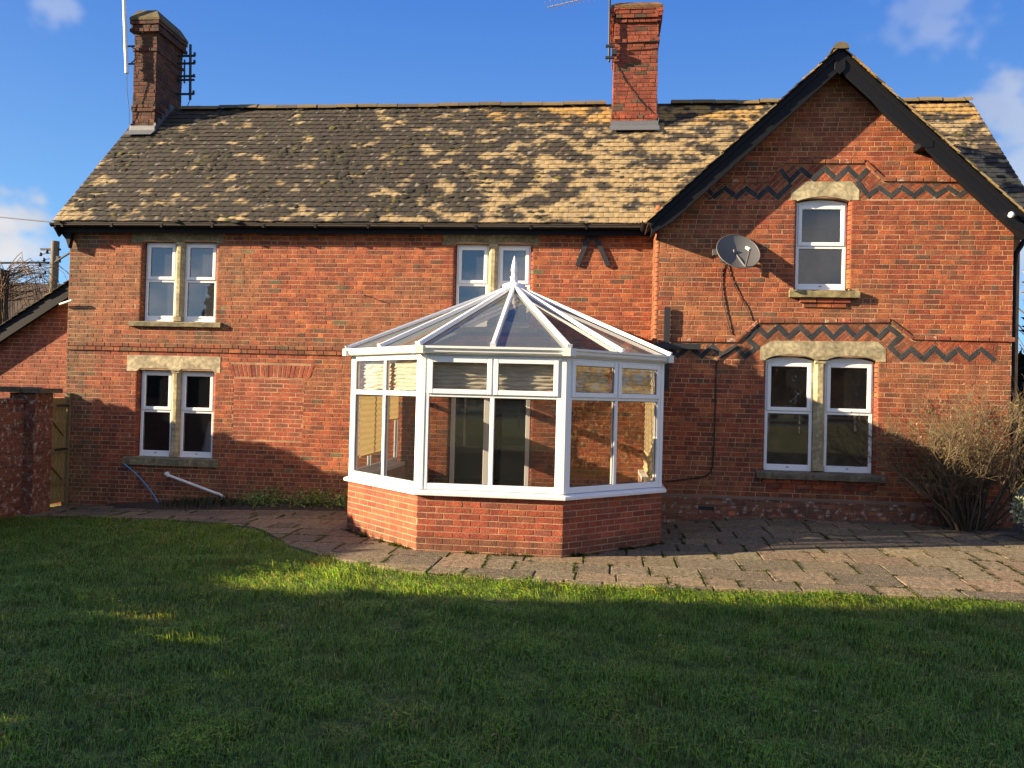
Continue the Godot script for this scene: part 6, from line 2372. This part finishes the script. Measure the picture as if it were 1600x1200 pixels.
	var tops := [[0.9, 2.3], [1.5, 2.6], [2.4, 2.9], [4.0, 2.75], [6.7, 2.75], [8.2, 2.45], [8.8, 2.7], [9.3, 3.5], [10.4, 5.4], [12.0, 6.9], [24.0, 7.6]]
	var hs := MB.new()
	for i in 40:
		twig(hs, Vector3(-11.7 + rng.randf_range(-0.3, 0.3), -0.3, 1.2 + i * 0.56), Vector3(rng.randf_range(-0.2, 0.2), 1, rng.randf_range(-0.2, 0.2)).normalized(), 1.3, 0.045, 2, 0.4, 0.3, lin(84, 72, 58))
	part("stems", hs, M.bark, hedge)
	var hw := []
	var hc := PackedColorArray()
	while hw.size() < 60000:
		var zz := 0.9 + 22.0 * pow(rng.randf(), 1.4)
		var top := 0.0
		for k in tops.size() - 1:
			if zz >= tops[k][0]:
				top = lerpf(tops[k][1], tops[k + 1][1], clampf((zz - tops[k][0]) / (tops[k + 1][0] - tops[k][0]), 0.0, 1.0))
		top += 0.14 * nf.get_noise_1d(zz * 60.0)
		var yy := -0.25 + (top + 0.25) * pow(rng.randf(), 0.75)
		if zz > 8.9 and zz < 10.6 and yy > 2.0 and yy < 3.2 and rng.randf() < 0.74:      # leaves thinned to let dapples of sun onto the lawn
			continue
		var th := 0.62 * sqrt(clampf(1.0 - pow(yy / top, 4.0), 0.05, 1.0))
		hw.append(Transform3D(rand_basis(rng.randf_range(0.7, 1.4)), Vector3(-11.7 + th * rng.randf_range(-1, 1), yy, zz)))
		hc.append(vary(pick(hd), 0.22))
	many("leaves", leaf_mesh(0.26, 0.1, Color.WHITE).mesh(M.leaf), hw, hc, hedge)
	var copper := thing("beech_hedge", "tan beech hedge still in dead leaf along the right side of the garden", "hedge")
	var cs := MB.new()
	for i in 24:
		twig(cs, Vector3(12.4 + rng.randf_range(-0.3, 0.3), -0.1, -1.0 + i * 0.6), Vector3(rng.randf_range(-0.2, 0.2), 1, rng.randf_range(-0.2, 0.2)).normalized(), 1.0, 0.03, 3, 0.5, 0.3, lin(110, 92, 70))
	part("stems", cs, M.bark, copper)
	var cw2 := []
	var cc := PackedColorArray()
	for k in 9000:
		var zz := rng.randf_range(-1.2, 13.5)
		cw2.append(Transform3D(rand_basis(rng.randf_range(0.7, 1.3)), Vector3(12.4 + 0.5 * rng.randf_range(-1, 1), 3.4 * rng.randf(), zz)))
		cc.append(vary(pick([lin(140, 114, 68), lin(118, 98, 60), lin(158, 130, 84), lin(98, 84, 54)]), 0.2))
	many("leaves", leaf_mesh(0.15, 0.06, Color.WHITE).mesh(M.leaf), cw2, cc, copper)
	var belt := Node3D.new()
	belt.name = "tree_belt"
	add_child(belt)
	tag(belt, "belt of bushy brown-green trees far behind the camera", "trees", "", "stuff")
	var bw := []
	var bc := PackedColorArray()
	for i in 34:
		var c := Vector3(-66 + i * 4.0 + rng.randf_range(-1.5, 1.5), 0, 74 + rng.randf_range(-5, 7))
		var hh := rng.randf_range(6.5, 10.5)
		for k in 1900:
			var d := Vector3(rng.randfn(), rng.randfn(), rng.randfn()).normalized() * pow(rng.randf(), 0.35)
			bw.append(Transform3D(rand_basis(rng.randf_range(0.7, 1.3)), c + Vector3(d.x * 3.6, maxf(0.1, hh * 0.5 + d.y * hh * 0.5), d.z * 3.0)))
			bc.append(vary(pick([lin(70, 66, 44), lin(84, 72, 48), lin(56, 60, 38)]), 0.25))
	many("leaves", leaf_mesh(0.6, 0.22, Color.WHITE).mesh(M.leaf), bw, bc, belt)
	var fe := thing("rail_fence", "white post and rail fence across the field behind the camera", "fence")
	for i in 26:
		var ps := MB.new()
		ps.box(Vector3(-25 + i * 2.0, 0.0, 44.0), Vector3(-24.9 + i * 2.0, 1.3, 44.1), Color.WHITE)
		part("post", ps, M.old_plastic, fe)
	for y in [0.45, 0.8, 1.15]:
		var rl := MB.new()
		rl.box(Vector3(-25, y, 43.95), Vector3(25.1, y + 0.1, 43.995), Color.WHITE)
		part("rail", rl, M.old_plastic, fe)


# ---------------------------------------------------------------- scene
var CAM_BASIS := Basis(Vector3(0.99421708, 0.02578912, -0.10424645), Vector3(-0.02441558, 0.99959774, 0.01443076), Vector3(0.10457667, -0.01180207, 0.9944468))
var CAM_POS := Vector3(0, 1.96, 13.973)

func _ready() -> void:
	var cam := Camera3D.new()
	cam.name = "camera"
	cam.transform = Transform3D(CAM_BASIS.orthonormalized(), CAM_POS)
	cam.fov = rad_to_deg(2.0 * atan(600.0 / 1300.0))
	cam.near = 0.05
	cam.far = 2000.0
	add_child(cam)
	cam.current = true
	var we := WorldEnvironment.new()
	we.name = "world_environment"
	var env := Environment.new()
	env.background_mode = Environment.BG_SKY
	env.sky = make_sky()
	env.tonemap_mode = Environment.TONE_MAPPER_LINEAR
	env.tonemap_exposure = EXPOSURE
	env.sdfgi_enabled = true
	env.ssao_enabled = true
	env.ssil_enabled = true
	we.environment = env
	add_child(we)
	var sun := DirectionalLight3D.new()
	sun.name = "sun"
	sun.light_color = Color(1.0, 0.9, 0.75)
	sun.light_energy = 1.6
	sun.light_angular_distance = 0.5
	sun.shadow_enabled = true
	add_child(sun)
	sun.look_at_from_position(Vector3.ZERO, -sun_dir(), Vector3.UP)

	rng.seed = 20240117
	nz.seed = 4
	nz.frequency = 0.03
	nz.fractal_octaves = 3
	nf.seed = 8
	nf.frequency = 0.03
	nf.fractal_octaves = 2
	materials()
	ground()
	patio()
	house()
	conservatory()
	left_side()
	fittings()
	plants()
	lawn()
